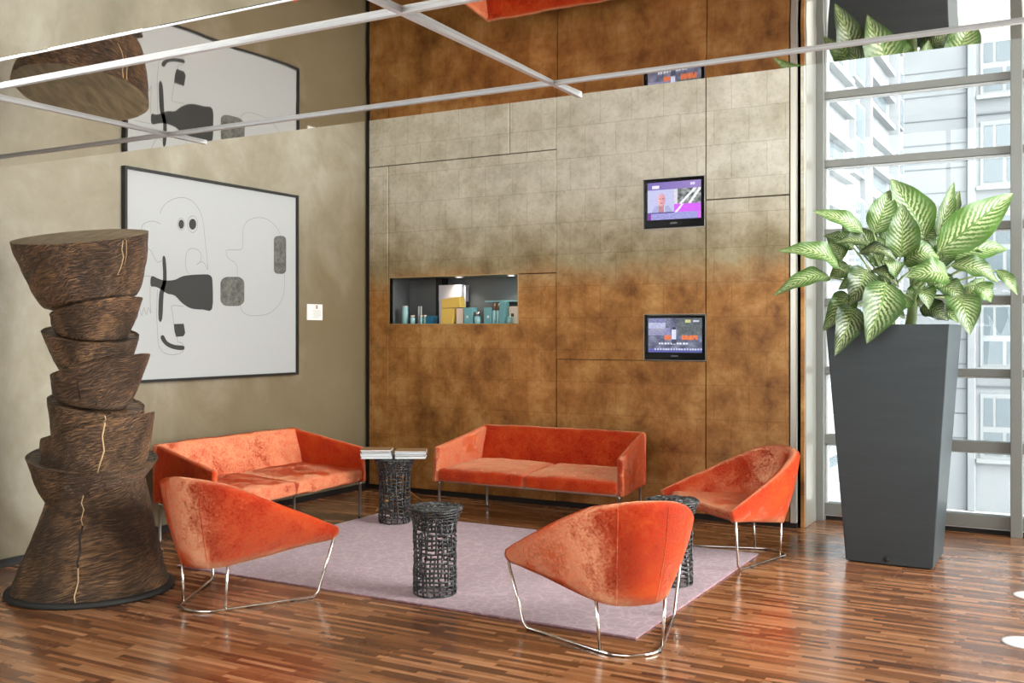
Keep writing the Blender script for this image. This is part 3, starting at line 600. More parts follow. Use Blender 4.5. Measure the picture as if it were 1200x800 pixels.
# ------------------------------------------------------------------ armchairs
def resample(pts, n):
    d = [0]
    for a, b in zip(pts, pts[1:]): d.append(d[-1]+(Vector(b)-Vector(a)).length)
    out = []; j = 0
    for i in range(n):
        t = d[-1]*i/(n-1)
        while j < len(d)-2 and d[j+1] < t: j += 1
        k = (t-d[j])/max(1e-9, d[j+1]-d[j]); out.append(Vector(pts[j]).lerp(Vector(pts[j+1]), k))
    return out
def make_chair():
    r = thing('armchair', '', 'chair', (0, 0, 0), 0, 'orange tub armchairs')
    def sym(h): return h + [(-p[0], p[1], p[2]) for p in reversed(h[:-1])]
    NU = 81
    top = resample(catmull(sym([(.515, .35, .405), (.462, .12, .508), (.388, -.14, .618), (.29, -.33, .708), (.155, -.425, .740), (0, -.448, .746)]), 12), NU)
    bot = resample(catmull(sym([(.495, .325, .345), (.375, .09, .318), (.25, -.16, .278), (.18, -.27, .256), (.1, -.325, .247), (0, -.342, .245)]), 12), NU)
    def relax(c, it):
        for _ in range(it): c = [c[0]] + [c[i]*.5+(c[i-1]+c[i+1])*.25 for i in range(1, len(c)-1)] + [c[-1]]
        return c
    top = relax(top, 30); bot = relax(bot, 20)
    rings = []
    for i in range(NU):
        a, b = bot[i], top[i]
        t = (top[min(NU-1, i+1)]-top[max(0, i-1)]); nrm = Vector((t.y, -t.x, 0)).normalized()      # outward
        e = min(i, NU-1-i)/(NU-1)*2; th = .028+.054*min(1, e*1.8)
        if nrm.dot(Vector((b.x, b.y+.1, 0))) < 0: nrm = -nrm
        prof = []
        for k in range(9):
            w = k/8; p = a.lerp(b, w) + nrm*.014*math.sin(PI*w)
            prof.append(p)
        for k in range(1, 6):
            an = PI*k/6; prof.append(b - nrm*(th/2)*(1-math.cos(an)) + Vector((0, 0, (th/2)*math.sin(an)*.8)))
        sz = .37
        ib = a.lerp(b, max(.0, (sz-a.z)/max(.05, b.z-a.z))*.95) - nrm*(th+.03*min(1, e*2)); ib.z = min(sz, b.z-.02)
        it = b - nrm*th
        for k in range(9):
            w = k/8; p = it.lerp(ib, w) + nrm*(.012*math.sin(PI*w)); prof.append(p)
        prof.append(a - nrm*(th*.7) + Vector((0, 0, .004)))
        rings.append([wrinkle(p, 6, .004) for p in prof])
    mb = MB(); n = len(rings[0]); mb.rings(rings, True, True, True)
    sh = mb.build('shell', M['velvet'], r)
    def lay(p, n):          # around the shell, from the right tip over the back to the left tip
        t = Vector((-n.y, n.x, 0)); t = t.normalized() if t.length > .05 else Vector((-1, 0, 0))
        w = Vector((p.y+.1, -p.x, 0))
        t = t if t.dot(w) > 0 else -t
        return -t if n.x*p.x+n.y*(p.y+.1) < 0 else t
    set_nap(sh, lay)
    # two upright seams on the back and a piped rim
    for q in (NU//2-5, NU//2+5):
        MB().tube([rings[q][k] for k in range(0, 10)], .0028, 6).build('seam', M['velvet'], sh)
    # seat: outline follows the inside of the shell, straight front edge between the tips
    def outline(f, z, fy):
        o = []
        for i in range(2, NU-2, 2):
            p = bot[i].lerp(top[i], .25); o.append(Vector((p.x*f, (p.y+.02)*f, z(p))))
        a, b = o[0], o[-1]
        for k in range(1, 16):
            t = k/16; p = b.lerp(a, t); p.y += fy*math.sin(PI*t)**.5; o.append(p)
        return o
    zb = lambda p: .262+.09*max(0, (p.y+.35)/.68)
    rg = [outline(.86, lambda p: zb(p)-.008, .0), outline(.93, lambda p: zb(p)-.006, .012), outline(.955, lambda p: zb(p)+.012, .03),
          outline(.96, lambda p: .385, .036), outline(.945, lambda p: .404, .034), outline(.90, lambda p: .414, .02), outline(.75, lambda p: .420, .01), outline(.5, lambda p: .418, 0), outline(.2, lambda p: .414, 0)]
    rg = [[wrinkle(p, 8, .004) for p in o] for o in rg]
    set_nap(MB().rings(rg).build('seat', M['velvet'], r), lambda p, n: (0, -1, 0))
    # sled frame of bent rod
    R = .0085; fl = R+.001
    base = [(-.43, .245, fl)]
    arc = [(-.43, .245, fl), (-.3, 0, fl), (-.165, -.245, fl), (-.115, -.315, fl), (-.05, -.348, fl), (.0, -.354, fl)]
    arc = arc + [(-p[0], p[1], p[2]) for p in reversed(arc[:-1])]
    pts = [(-.505, .31, .352), (-.46, .272, .15), (-.437, .252, .04), (-.42, .225, fl)] + [tuple(p) for p in catmull(arc[1:-1], 6)] + [(.42, .225, fl), (.437, .252, .04), (.46, .272, .15), (.505, .31, .352)]
    MB().tube(pts, R, 10).build('sled_base', M['chrome'], r)
    for s in (-1, 1):
        MB().tube([(s*.165, -.245, fl), (s*.175, -.243, .14), (s*.185, -.24, .272)], R, 10).build('post', M['chrome'], r)
        for (x, y) in ((.36, .11), (.12, -.31)):
            MB().bevbox(s*x-.012, s*x+.012, y-.012, y+.012, .0005, .006, .001).build('glide', M['dark'], r)
    return r
chair = make_chair()
CH = [((-4.45, 4.53), 0, 'orange velvet tub armchair beside the carved wood sculpture, back turned to the viewer'),
      ((-2.14, 4.935), 42.6, 'orange velvet tub armchair at the near rug corner, its dark red back nearest the viewer'),
      ((-2.143, 7.126), 137.2, 'orange velvet tub armchair beside the tall planter, its seat open to view')]
for i, ((x, y), a, lab) in enumerate(CH):
    o = chair if i == 0 else copy_tree(chair)
    o.location = (x, y, 0); o.rotation_euler = (0, 0, math.radians(a)); o['label'] = lab

# ------------------------------------------------------------------ woven stools
def make_stool():
    r = thing('woven_side_table', '', 'side table', (0, 0, 0), 0, 'black woven side tables')
    rnd = random.Random(3)
    def rad(z):
        if z < .40: return .126 + .002*math.sin(z*20)
        t = min(1, (z-.40)/.12); return .126+.042*t**1.6
    mb = MB(); nv = 19; nh = 16; Z1 = .525
    zs = [.006 + (.43-.006)*i/(nh-1) for i in range(nh)]
    for j in range(nv):
        a0 = 2*PI*j/nv + rnd.uniform(-.05, .05)
        segs = []; cur = [0]
        for i in range(nh-1):
            if 1 < i < nh-3 and rnd.random() < .16:
                if len(cur) > 1: segs.append(cur)
                cur = [i+1]
            else: cur.append(i+1)
        if len(cur) > 1: segs.append(cur)
        for sg in segs:
            pts = []
            for i in sg:
                z = zs[i]; a = a0 + .06*math.sin(z*13+j); rr = rad(z)+rnd.uniform(-.002, .003); pts.append((rr*math.cos(a), rr*math.sin(a), z))
            mb.tube(pts, .0062, 6)
    for i in range(nh):
        z = zs[i]; k = 0; run = []
        off = rnd.random()*6
        for j in range(nv*2+1):
            a = PI*j/nv + off
            gap = 0 < i < nh-1 and rnd.random() < .07
            if gap and len(run) > 2: mb.tube(run, .0060, 6); run = []
            else:
                rr = rad(z)+.005*math.sin(j*PI+i); run.append((rr*math.cos(a), rr*math.sin(a), z+rnd.uniform(-.003, .003)))
        if len(run) > 1: mb.tube(run, .0060, 6)
    # dense flaring collar
    for j in range(44):
        a0 = 2*PI*j/44; s = rnd.uniform(-.35, .35)
        mb.tube([((rad(z))*math.cos(a0+s*(z-.40)*8), (rad(z))*math.sin(a0+s*(z-.40)*8), z) for z in (.40, .44, .475, .50, .522)], .005, 6)
    for z in (.452, .472, .490, .507):
        mb.tube([((rad(z)+.003)*math.cos(2*PI*k/40), (rad(z)+.003)*math.sin(2*PI*k/40), z+rnd.uniform(-.004, .004)) for k in range(40)], .0045, 6, True)
    mb.build('woven_body', M['strip'], r)
    tp = MB()
    for k in range(95):
        a = rnd.uniform(0, 2*PI); d = rnd.uniform(-.15, .15); L = math.sqrt(max(0, .166**2-d*d)); c = rnd.uniform(-L*.5, L*.5); h = rnd.uniform(.04, .09)
        q = []
        for t in (-1, -.4, .3, 1):
            u = c+h*t; w = d+.012*math.sin(t*3+k)
            x, y = u*math.cos(a)-w*math.sin(a), u*math.sin(a)+w*math.cos(a)
            m_ = math.hypot(x, y)
            if m_ > .166: x, y = x*.166/m_, y*.166/m_
            q.append((x, y, .525+rnd.uniform(-.004, .006)-(.008 if abs(t) == 1 else 0)))
        tp.tube(q, .0055, 6)
    for rr in (.168, .16, .06, .11): tp.tube([(rr*math.cos(2*PI*k/36), rr*math.sin(2*PI*k/36), .522+rnd.uniform(-.003, .004)) for k in range(36)], .006, 6, True)
    tp.lathe([(.158, .513), (.16, .516), (.155, .519)], 32)
    tp.build('woven_top', M['strip'], r)
    return r
stool = make_stool()
ST = [((-3.428, 5.165), 0, .0152, 'black woven lattice side table standing alone in the middle of the rug'),
      ((-5.006, 6.935), 70, .0152, 'black woven lattice side table between the two sofas, carrying magazines'),
      ((-2.257, 6.10), 200, .0152, 'black woven lattice side table behind the nearest armchair, beside the rug edge')]
for i, ((x, y), a, z, lab) in enumerate(ST):
    o = stool if i == 0 else copy_tree(stool)
    o.location = (x, y, z); o.rotation_euler = (0, 0, math.radians(a)); o['label'] = lab

# magazines on the corner table
zt = .0152+.5385
rnd = random.Random(5)
def magazine(x, y, z, rz, cov, h, lab):
    t = thing('magazine', lab, 'magazine', (x+rnd.uniform(-.004, .004), y+rnd.uniform(-.006, .006), z), rz, 'magazines on the corner side table')
    w, d = rnd.uniform(.124, .129), rnd.uniform(.10, .108)
    MB().box(-w+.003, w-.003, -d+.003, d-.003, .0012, h-.0012).build('pages', M['page'], t)
    MB().bevbox(-w, w, -d, d, 0, .0022, .0005, 1).bevbox(-w, w, -d, d, h-.0022, h, .0005, 1).box(-w-.0008, -w+.0008, -d, d, 0, h).build('cover', M[cov], t)
RZ = math.radians(29.24)
places = ['at the bottom', 'second from the bottom', 'second from the top', 'on top']
for (x, y, side, covs) in ((-5.128, 6.866, 'left', ['cover2', 'cover2', 'cover3', 'cover1']), (-4.884, 7.003, 'right', ['page', 'cover3', 'cover2', 'cover1'])):
    z = zt
    for k, cv in enumerate(covs):
        h = [.024, .020, .014, .016][k] if side == 'left' else [.020, .017, .014, .012][k]
        colr = {'cover1': 'tan', 'cover2': 'pale blue', 'cover3': 'dark', 'page': 'white'}[cv]
        magazine(x, y, z, RZ+rnd.uniform(-.025, .025), cv, h, '%s magazine %s of the %s-hand stack on the corner side table' % (colr, places[k], side)); z += h+.0004

# low wooden tripod in the corner behind
t = thing('tripod_stand', 'small light wood tripod standing on the floor behind the magazine table', 'stand', (-5.38, 7.56, 0))
MB().lathe([(.012, .13), (.02, .135), (.026, .16), (.026, .20), (.016, .22), (.014, .43), (.05, .436), (.055, .45), (.02, .455)], 20).build('post', M['lightwood'], t)
for (x, y) in ((-.09, -.26), (.02, .33), (.2, -.12)):
    n_ = Vector((x, y, 0)).normalized()*.02
    MB().tube([(n_.x, n_.y, .19), (x*.55, y*.55, .095), (x, y, .010)], [.013, .012, .010], 10).build('leg', M['lightwood'], t)

# ------------------------------------------------------------------ carved sculpture
def sculpture():
    cx0, y0, K = 107, 690, .00532
    t = thing('wood_sculpture', 'tall dark carved wood column of tilted stacked bowls on a flared base', 'sculpture', (-5.381, 4.249, 0), math.radians(29.24))
    def Zp(y): return max(0, 1.6-(y-389)*K)
    def Xp(x): return (x-cx0)*K
    # name, top(cx,y,r,slope_x,slope_y), bottom(...), shape power, vertical rings
    S = [('base', (112, 567, 53, -.22, .05), (107, 694, 89, 0, 0), 1.25, 26),
         ('carved_tier', (109, 535, 71.5, .09, .12), (111, 578, 50, -.24, .0), .7, 10),
         ('carved_tier', (115, 498, 62, -.25, -.03), (111, 547, 55, .12, .08), .5, 10),
         ('carved_tier', (113, 471, 53, .17, .13), (113, 508, 46, -.22, 0), .5, 9),
         ('carved_tier', (118.5, 427, 54.5, -.24, -.04), (108, 471, 38, .18, .08), .62, 10),
         ('carved_tier', (107, 390, 53, .12, .17), (114, 428, 38, -.24, 0), .75, 9),
         ('carved_tier', (113, 359, 50.5, -.22, -.04), (108, 393, 37, .10, .12), .6, 9),
         ('carved_bowl', (95, 277, 74.5, -.04, .21), (108, 357, 41, -.19, 0), .42, 20)]
    NT = 96
    surf = {}
    for si, (nm, tp, bt, pw, nr) in enumerate(S):
        def P(th, w, push=0, tp=tp, bt=bt, pw=pw, si=si):
            cxm = Xp(bt[0])+(Xp(tp[0])-Xp(bt[0]))*w; zc = Zp(bt[1])+(Zp(tp[1])-Zp(bt[1]))*w
            rr = (bt[2]+(tp[2]-bt[2])*w**pw)*K if si else (bt[2]+(tp[2]-bt[2])*(1-(1-w)**1.12))*K
            sx = bt[3]+(tp[3]-bt[3])*w; sy = bt[4]+(tp[4]-bt[4])*w
            c, s = math.cos(th), math.sin(th)
            q = Vector((c*1.3+si*7, s*1.3, w*2)); rr *= 1+.03*noise.noise(q)+.012*noise.noise(q*4)
            rr += push
            x, y = rr*c, rr*s
            return Vector((cxm+x, y, zc-sx*x+sy*y))
        surf[si] = P
        rg = []
        for i in range(nr+1):
            w = i/nr
            rg.append([P(2*PI*j/NT, w) for j in range(NT)])
        mb = MB(); mb.rings(rg, True, True, False)
        top = [rg[-1]] + [[Vector((0, 0, .0)) + (p - sum(rg[-1], Vector())/NT)*f + sum(rg[-1], Vector())/NT + Vector((0, 0, dz)) for p in rg[-1]] for f, dz in ((.93, .004 if si == 7 else -.012), (.5, .003 if si == 7 else -.02))]
        mb.rings(top, True, False, True, False, 1)
        o = mb.build(nm, [M['carved'], M['woodtop'] if si == 7 else M['carved']], t)
        me = o.data; uvl = me.uv_layers.new(name='UVMap')
        for poly in me.polygons:
            js = []
            for li in poly.loop_indices:
                vi = me.loops[li].vertex_index; j = vi % NT; i = vi//NT; js.append((li, j, i))
            wrap = max(q[1] for q in js)-min(q[1] for q in js) > NT/2
            for li, j, i in js:
                u = (j+NT if wrap and j < NT/2 else j)/NT
                uvl.data[li].uv = (u*2*tp[2]*K*PI*.5+si*1.37, si*.71+me.vertices[me.loops[li].vertex_index].co.z)
    pl = MB().lathe([(.492, .0005), (.496, .012), (.49, .03), (.47, .034)], 72).build('plinth_ring', M['dark'], t)
    # pale cracks that wander down the front
    def crack(si, xs, ws, r=.004):
        P = surf[si]; pts = []
        for x, w in zip(xs, ws): pts.append(P(-PI/2+x, w, .0012))
        MB().tube(pts, r, 6, flat=1).build('crack_filling', M['crack'], t)
    crack(7, [1.02, 1.0, 1.03, .98, .9], [.96, .8, .66, .5, .36], .003)
    crack(7, [1.08, 1.09, 1.05], [.96, .7, .52], .002)
    crack(2, [.50, .47, .52, .46, .42], [.98, .75, .5, .28, .05], .005); crack(3, [.55, .58, .52, .5], [.92, .7, .5, .3], .004)
    crack(0, [.16, .13, .19, .16, .20], [.99, .9, .84, .76, .7], .003); crack(0, [.19, .21, .18, .22], [.34, .22, .1, .01], .004)
    def dark(si, xs, ws, r):
        P = surf[si]
        MB().tube([P(-PI/2+x, w, -.001) for x, w in zip(xs, ws)], r, 6).build('crack', M['dark'], t)
    dark(0, [.2, .17, .2, .17, .19], [.70, .6, .48, .38, .34], .006); dark(6, [.1, .12], [.8, .1], .003); dark(4, [-.05, -.02, .05], [.9, .5, .2], .004); dark(4, [.5, .46], [.9, .1], .003); dark(1, [.3, .28], [.8, .1], .004)
sculpture()

# ------------------------------------------------------------------ planter and plant
t = thing('planter', 'tall tapered graphite metal planter holding a leafy plant beside the window', 'planter', (-1.152, 7.62, 0))
def sq(h, z): return [(-h, -h, z), (h, -h, z), (h, h, z), (-h, h, z)]
H_ = 1.652
mb = MB()
prof = [(.284, .012), (.396, H_-.012), (.397, H_), (.375, H_), (.366, 1.55)]
mb.rings([sq(h, z) for h, z in prof], True, True, False, False)
bd = mb.build('body', M['graphite'], t)
bm = bmesh.new(); bm.from_mesh(bd.data)
es = [e for e in bm.edges if abs(e.verts[0].co.z-e.verts[1].co.z) > .5]
bmesh.ops.bevel(bm, geom=es, offset=.006, segments=2, affect='EDGES', profile=.5); bm.to_mesh(bd.data); bm.free()
MB().box(-.366, .366, -.366, .366, 1.53, 1.552).build('soil', M['soil'], t)
MB().bevbox(-.26, .26, -.26, .26, .0005, .012, .002).build('foot', M['dark'], t)
MB().lathe([(.02, 0), (.02, .006), (.012, .010)], 14).build('drain_plug', M['dark'], t, (-.01, -.2875, .045), (PI/2, 0, 0))

def plant():
    px, py = -1.152, 7.62
    o = thing('dieffenbachia_plant', 'large leafy plant with cream-marked green leaves growing in the tall planter', 'plant', (px, py, 1.552))
    off = Vector((px, py, 1.552)); rnd = random.Random(11)
    cam = Vector((.4884, -.8726, 0))
    tones = {0: .95, 1: .75, 2: .55, 3: .8, 4: .75, 5: 1, 6: .9, 7: .75, 8: .7, 9: .12, 10: .55, 11: .12, 12: .4, 13: .6, 14: .75, 15: .5, 16: .45, 17: .8, 18: .7, 19: .15, 20: .0, 21: .8, 22: .05, 23: .8, 24: .0, 25: .3}
    mb = MB(); uvs = []; tone = []
    trunks = [(Vector((dx, dy, 0)), Vector((dx*1.5, dy*1.5, h))) for dx, dy, h in ((-.02, -.1, .30), (.09, -.02, .26), (-.1, .05, .28), (.06, .12, .34), (-.03, .02, .38))]
    stems = [MB() for _ in trunks]
    for s, (a, b) in zip(stems, trunks): s.tube([a, a.lerp(b, .5)+Vector((.008, 0, 0)), b], [.03, .027, .02], 10)
    for li, (B, T, w, up, arch) in enumerate(DATA['leaves']):
        B = Vector(B)-off; T = Vector(T)-off; ax = T-B; Ln = ax.length; d = ax.normalized()
        nrm = cam*(1-abs(up)*.4)+Vector((0, 0, 1))*up*.6 + Vector((rnd.uniform(-.15, .15), rnd.uniform(-.1, .1), 0)); nrm = (nrm-d*nrm.dot(d)).normalized(); side = d.cross(nrm)
        nu, nv = 18, 8; base = len(mb.v); vs = []; fs = []
        tn = tones.get(li, rnd.uniform(.2, .8))
        ph = rnd.random()*6
        for i in range(nu+1):
            u = i/nu
            wid = w*.5*(math.sin(PI*u**.78)**.85)*(1-.25*u) * 1.25 if 0 < u < 1 else 0
            c = B+ax*u+nrm*arch*1.5*math.sin(PI*u)*(1.0-.3*u)
            for j in range(nv+1):
                v = j/nv*2-1
                p = c+side*wid*v+nrm*(wid*.28*abs(v)-.012*abs(v)**2*math.sin(u*16+ph+(1 if v > 0 else 0))*min(1, wid*14))
                vs.append(p); uvs.append((u, (v+1)/2)); tone.append(tn)
        for i in range(nu):
            for j in range(nv): a = i*(nv+1)+j; fs.append((a, a+1, a+nv+2, a+nv+1))
        mb.add(vs, fs, True)
        k = min(range(len(trunks)), key=lambda q: (trunks[q][1]-B).length + rnd.random()*.06)
        a, b = trunks[k]; st = a.lerp(b, rnd.uniform(.65, 1)); m_ = st.lerp(B, .5)+Vector((0, 0, .03))
        stems[k].tube([st, st.lerp(m_, .5)+Vector((0, 0, .01)), m_, m_.lerp(B, .5), B, B+ax*.5+nrm*arch*1.35-nrm*.003, B+ax*.85+nrm*arch*.55-nrm*.003], [.009, .0085, .008, .007, .006, .004, .002], 8)
    f = mb.build('foliage', M['leaf'], o); me = f.data
    ul = me.uv_layers.new(name='UVMap')
    for l in me.loops: ul.data[l.index].uv = uvs[l.vertex_index]
    at = me.attributes.new('tone', 'FLOAT', 'POINT'); at.data.foreach_set('value', tone)
    for s in stems: s.build('stem', M['stem'], o)
plant()

# ------------------------------------------------------------------ framed drawing on the left wall
def artwork():
    X = XL; y0, y1, z0, z1 = 5.322, 7.294, 1.206, 2.87
    t = thing('framed_drawing', 'large framed line drawing of heads and a bottle shape on the plaster wall', 'picture', (X, (y0+y1)/2, z0))
    off = Vector((X, (y0+y1)/2, z0))
    w = .022
    mb = MB()
    for (a, b, c, d) in ((y0, y1, z0, z0+w), (y0, y1, z1-w, z1), (y0, y0+w, z0+w, z1-w), (y1-w, y1, z0+w, z1-w)): mb.box(.002, .045, a-off.y, b-off.y, c-off.z, d-off.z)
    mb.build('frame', M['black'], t)
    MB().box(.004, .024, y0+w-off.y, y1-w-off.y, z0+w-off.z, z1-w-off.z).build('paper', M['paper'], t)
    def lp(q): return Vector((0, q[0]-off.y, q[1]-off.z))
    xf = .0246
    for ln in DATA['art_lines']:
        pts = catmull([lp(q) for q in ln], 5); mb = MB(); vs = []; fs = []
        for i, p in enumerate(pts):
            a, b = pts[max(0, i-1)], pts[min(len(pts)-1, i+1)]; d = (b-a).normalized() if (b-a).length > 1e-6 else Vector((0, 1, 0)); s = Vector((0, -d.z, d.y))*.0019
            vs += [(xf, (p+s).y, (p+s).z), (xf, (p-s).y, (p-s).z)]
        for i in range(len(pts)-1): fs.append((2*i, 2*i+1, 2*i+3, 2*i+2))
        mb.add(vs, fs).build('drawn_line', M['pencil'], t)
    for key, mat, sm in (('art_fills', 'ink', False), ('art_grey', 'artgrey', False)):
        for poly in DATA[key]:
            pts = [lp(q) for q in poly]
            if len(pts) in (17, 9, 8): pts = catmull(pts, 3, True)
            n = len(pts)
            mb = MB(); vs = [(xf, p.y, p.z) for p in pts]+[(xf+.0008, p.y, p.z) for p in pts]
            mb.add(vs, [tuple(range(n, 2*n)), tuple(reversed(range(n)))]+[(i, (i+1) % n, n+(i+1) % n, n+i) for i in range(n)])
            mb.build('inked_shape', M[mat], t)
artwork()
t = thing('wall_label', 'small white caption card on the plaster wall beside the framed drawing', 'sign', (XL, 7.56, 1.79))
MB().bevbox(.001, .012, -.111, .111, -.076, .076, .002).build('card', M['white'], t)
MB().box(.012, .0126, .012, .04, .052, .066).box(.012, .0126, .012, .04, .034, .048).build('emblem', M['orange_mark'], t)
mb = MB()
for k in range(5): mb.box(.012, .0124, -.035+(.02 if k % 2 else 0), .085-(.03 if k == 4 else 0), .012-.016*k, .015-.016*k)
mb.build('text_lines', M['pencil'], t)

# ------------------------------------------------------------------ wall screens
def lin(r, g, b): return srgb(r, g, b)
def pic_news(u, v):
    n = noise.noise(Vector((u*30, v*24, 0)))*18
    def c(r, g, b, k=1): return (r+n*k, g+n*k, b+n*k)
    if v > .80:
        if .08 < u < .22 and .84 < v < .92: return c(226, 220, 240)
        if .80 < u < .89 and .89 < v < .95: return c(210, 205, 235)
        return c(112+40*u, 98+30*u, 168+20*u, .4)
    if u < .5:
        if v < .16: 
            if u < .06: return c(120, 50, 150)
            return c(150, 148, 205, 1.4)
        if v < .2: return c(90, 80, 140)
        dx, dy = (u-.26)/.075, (v-.53)/.17
        if dx*dx+dy*dy < 1:
            if abs(v-.56) < .012 and abs(abs(u-.26)-.03) < .016: return c(90, 55, 66)
            if abs(v-.44) < .01 and abs(u-.26) < .025: return c(110, 60, 70)
            return c(214-20*dx, 158-20*dx, 166-16*dx, .6)
        if v < .40 and abs(u-.26) < .05: return c(180, 130, 140)
        if v < .36 and abs(u-.27) < .20*(1-(v-.2)*2.2): return c(160, 166, 206) if abs(u-.27) > .05 else c(228, 226, 240)
        return c(186, 186, 222, .5)
    if v < .40:
        if v < .18: return c(150, 150, 206) if u < .93 else c(206, 110, 236)
        if abs((u-.60)-(v-.3)*.6) < .025: return c(238, 222, 246)
        return c(206-20*abs(u-.7), 96, 232, .5)
    if u < .56: return c(206, 204, 214)
    k = noise.noise(Vector((u*14, v*12, 5)))
    if abs((u-.72)-(v-.55)*.7) < .03 or abs((u-.86)+(v-.55)*-.5) < .03: return c(228, 228, 230)
    return c(120+90*k, 124+90*k, 124+80*k)
def pic_street(u, v):
    n = noise.noise(Vector((u*26, v*20, 3)))*22; k = noise.noise(Vector((u*7, v*7, 9)))
    def c(r, g, b, q=1): return (r+n*q, g+n*q, b+n*q)
    if v < .075: return c(84, 88, 150, .4)
    if v < .11: return c(200, 204, 226) if u > .1 and int(u*60) % 3 else c(96, 100, 160)
    if u > .8 and .02 < v < .11: return c(224, 110, 60)
    if .87 < v < .95 and .69 < u < .79: return c(196, 196, 130)
    if .89 < v < .93 and .83 < u < .95: return c(190, 190, 214)
    if abs(u-.48) < .045 and .38 < v < .66: return c(206, 212, 238, .5)
    if abs(u-.485) < .022 and .66 < v < .74: return c(50, 46, 56)
    if abs(u-.48) < .04 and .25 < v < .38: return c(70, 74, 96)
    if .36 < v < .50 and (.30 < u < .43 or .62 < u < .92) and n > -8: return c(214, 116, 74)
    if .24 < v < .28 and .2 < u < .75 and int(u*70) % 4 != 0: return c(216, 222, 236)
    if v > .7 and u < .32: return c(176+30*k, 180+30*k, 206) if v < .86 else c(120, 124, 160)
    if .5 < v < .72 and u < .42: return c(140+20*k, 138+20*k, 172)
    if v > .5 and u > .55: return c(92+20*k, 98+20*k, 102+20*k)
    return c(104+40*k, 108+40*k, 130+40*k)
def screen(name, x0, x1, z0, z1, fn, lab):
    yf = YB+.008
    cx = (x0+x1)/2
    t = thing(name, lab, 'television', (cx, yf, z0), 0, 'flat screens set in the metal wall')
    w = (x1-x0)/2; h = z1-z0
    bx = .026; sb = .165*h; st = .05*h
    mb = MB(); mb.bevbox(-w, w, .004, .07, 0, h, .004)
    mb.bevbox(-w, w, -.006, .006, 0, sb, .004).bevbox(-w, w, -.006, .006, h-st, h, .004).bevbox(-w, -w+bx, -.006, .006, sb-.01, h-st+.01, .003).bevbox(w-bx, w, -.006, .006, sb-.01, h-st+.01, .003)
    mb.build('housing', M['gloss_black'], t)
    nx, nz = 96, 60; vs = []; fs = []; cols = []
    for j in range(nz+1):
        for i in range(nx+1): vs.append((-w+bx+(2*w-2*bx)*i/nx, .002, sb+(h-st-sb)*j/nz))
    for j in range(nz):
        for i in range(nx):
            a = j*(nx+1)+i; fs.append((a, a+1, a+nx+2, a+nx+1)); cols.append(lin(*[max(0, min(255, q)) for q in fn((i+.5)/nx, (j+.5)/nz)]))
    o = MB().add(vs, fs).build('display', M['screen'], t)
    ca = o.data.color_attributes.new('pic', 'FLOAT_COLOR', 'CORNER')
    for p in o.data.polygons:
        for li in p.loop_indices: ca.data[li].color = cols[p.index]
    mk = MB()
    for k in range(7):
        x = -.03+k*.009; mk.box(x, x+.002, -.0066, -.006, sb*.42, sb*.6).box(x+.002, x+.006, -.0066, -.006, sb*.42+(k % 3)*.004, sb*.42+(k % 3)*.004+.002)
    mk.build('maker_mark', M['lavender'], t)
screen('wall_screen', -3.338, -2.800, 2.507, 2.922, pic_news, 'upper flat screen in the metal wall showing a man on a purple news panel')
screen('wall_screen', -3.331, -2.792, 1.362, 1.740, pic_street, 'lower flat screen in the metal wall showing a person in a grey street')

# ------------------------------------------------------------------ display niche
ZN = 1.6825; NX = lambda zx: -6.076+(zx-108)*.0016447
def nbox(name, a, b, h, mat, y, d, lab, cat, grp, z=0, rz=0, extra=None):
    x0, x1 = NX(a), NX(b)
    o = MB().bevbox(-(x1-x0)/2, (x1-x0)/2, -d/2, d/2, 0, h, .002).build(name, M[mat], None, ((x0+x1)/2, YB+y, ZN+z), (0, 0, rz))
    tag(o, lab, cat, grp)
    if extra: extra(o, x1-x0, h, d)
    return o
def label_sq(fx, fz, s, mat):
    return lambda o, w, h, d: MB().box(-w/2+fx*w, -w/2+fx*w+s, -d/2-.0012, -d/2-.0002, fz*h, fz*h+s).build('printed_label', M[mat], o)
def jar(name, a, b, h, y, lab, cat, grp, mat='tealglass', cap='cream', neck=.6, caph=.2):
    x0, x1 = NX(a), NX(b); r = (x1-x0)/2
    t = thing(name, lab, cat, ((x0+x1)/2, YB+y, ZN), 0, grp)
    MB().lathe([(r*.92, 0), (r, .004), (r, h*(1-caph)-.008), (r*neck, h*(1-caph))], 20).build('body', M[mat], t)
    MB().lathe([(r*neck, h*(1-caph)), (r*max(neck, .8), h*(1-caph)+.001), (r*max(neck, .8), h), (r*.5, h+.001)], 20).build('cap', M[cap], t)
    return t
G1 = 'fragrance goods in the wall niche'
jar('glass_bottle', 168, 207, .182, .08, 'tall grey green glass cylinder at the far left of the wall niche', 'bottle', G1, 'tealglass', 'alu', .9, .06)
jar('jar', 232, 262, .085, .07, 'teal jar with cream cap left of the silver tubes in the wall niche', 'jar', G1)
jar('jar', 300, 321, .085, .07, 'teal jar with cream cap just right of the silver tubes in the wall niche', 'jar', G1)
jar('jar', 328, 349, .085, .07, 'teal jar with cream cap beside the dark blue box in the wall niche', 'jar', G1)
t = thing('tube_vase', 'pair of thin silver tubes standing among the teal jars in the wall niche', 'vase', (NX(284), YB+.11, ZN), 0, G1)
for x in (-.014, .014): MB().lathe([(.009, .001), (.009, .175), (.007, .176)], 12, (x, 0)).build('tube', M['alu'], t)
MB().bevbox(-.026, .026, -.012, .012, 0, .004, .001).build('foot', M['alu'], t)
nbox('gift_box', 352, 396, .078, 'bluebox', .10, .10, 'dark blue box beside the teal jars in the wall niche', 'box', G1)
nbox('gift_box', 398, 520, .22, 'lavender', .24, .14, 'large pale grey box under another in the wall niche', 'box', G1)
nbox('gift_box', 398, 558, .165, 'lavender', .24, .15, 'large pale grey box resting on another in the wall niche', 'box', G1, .2205)
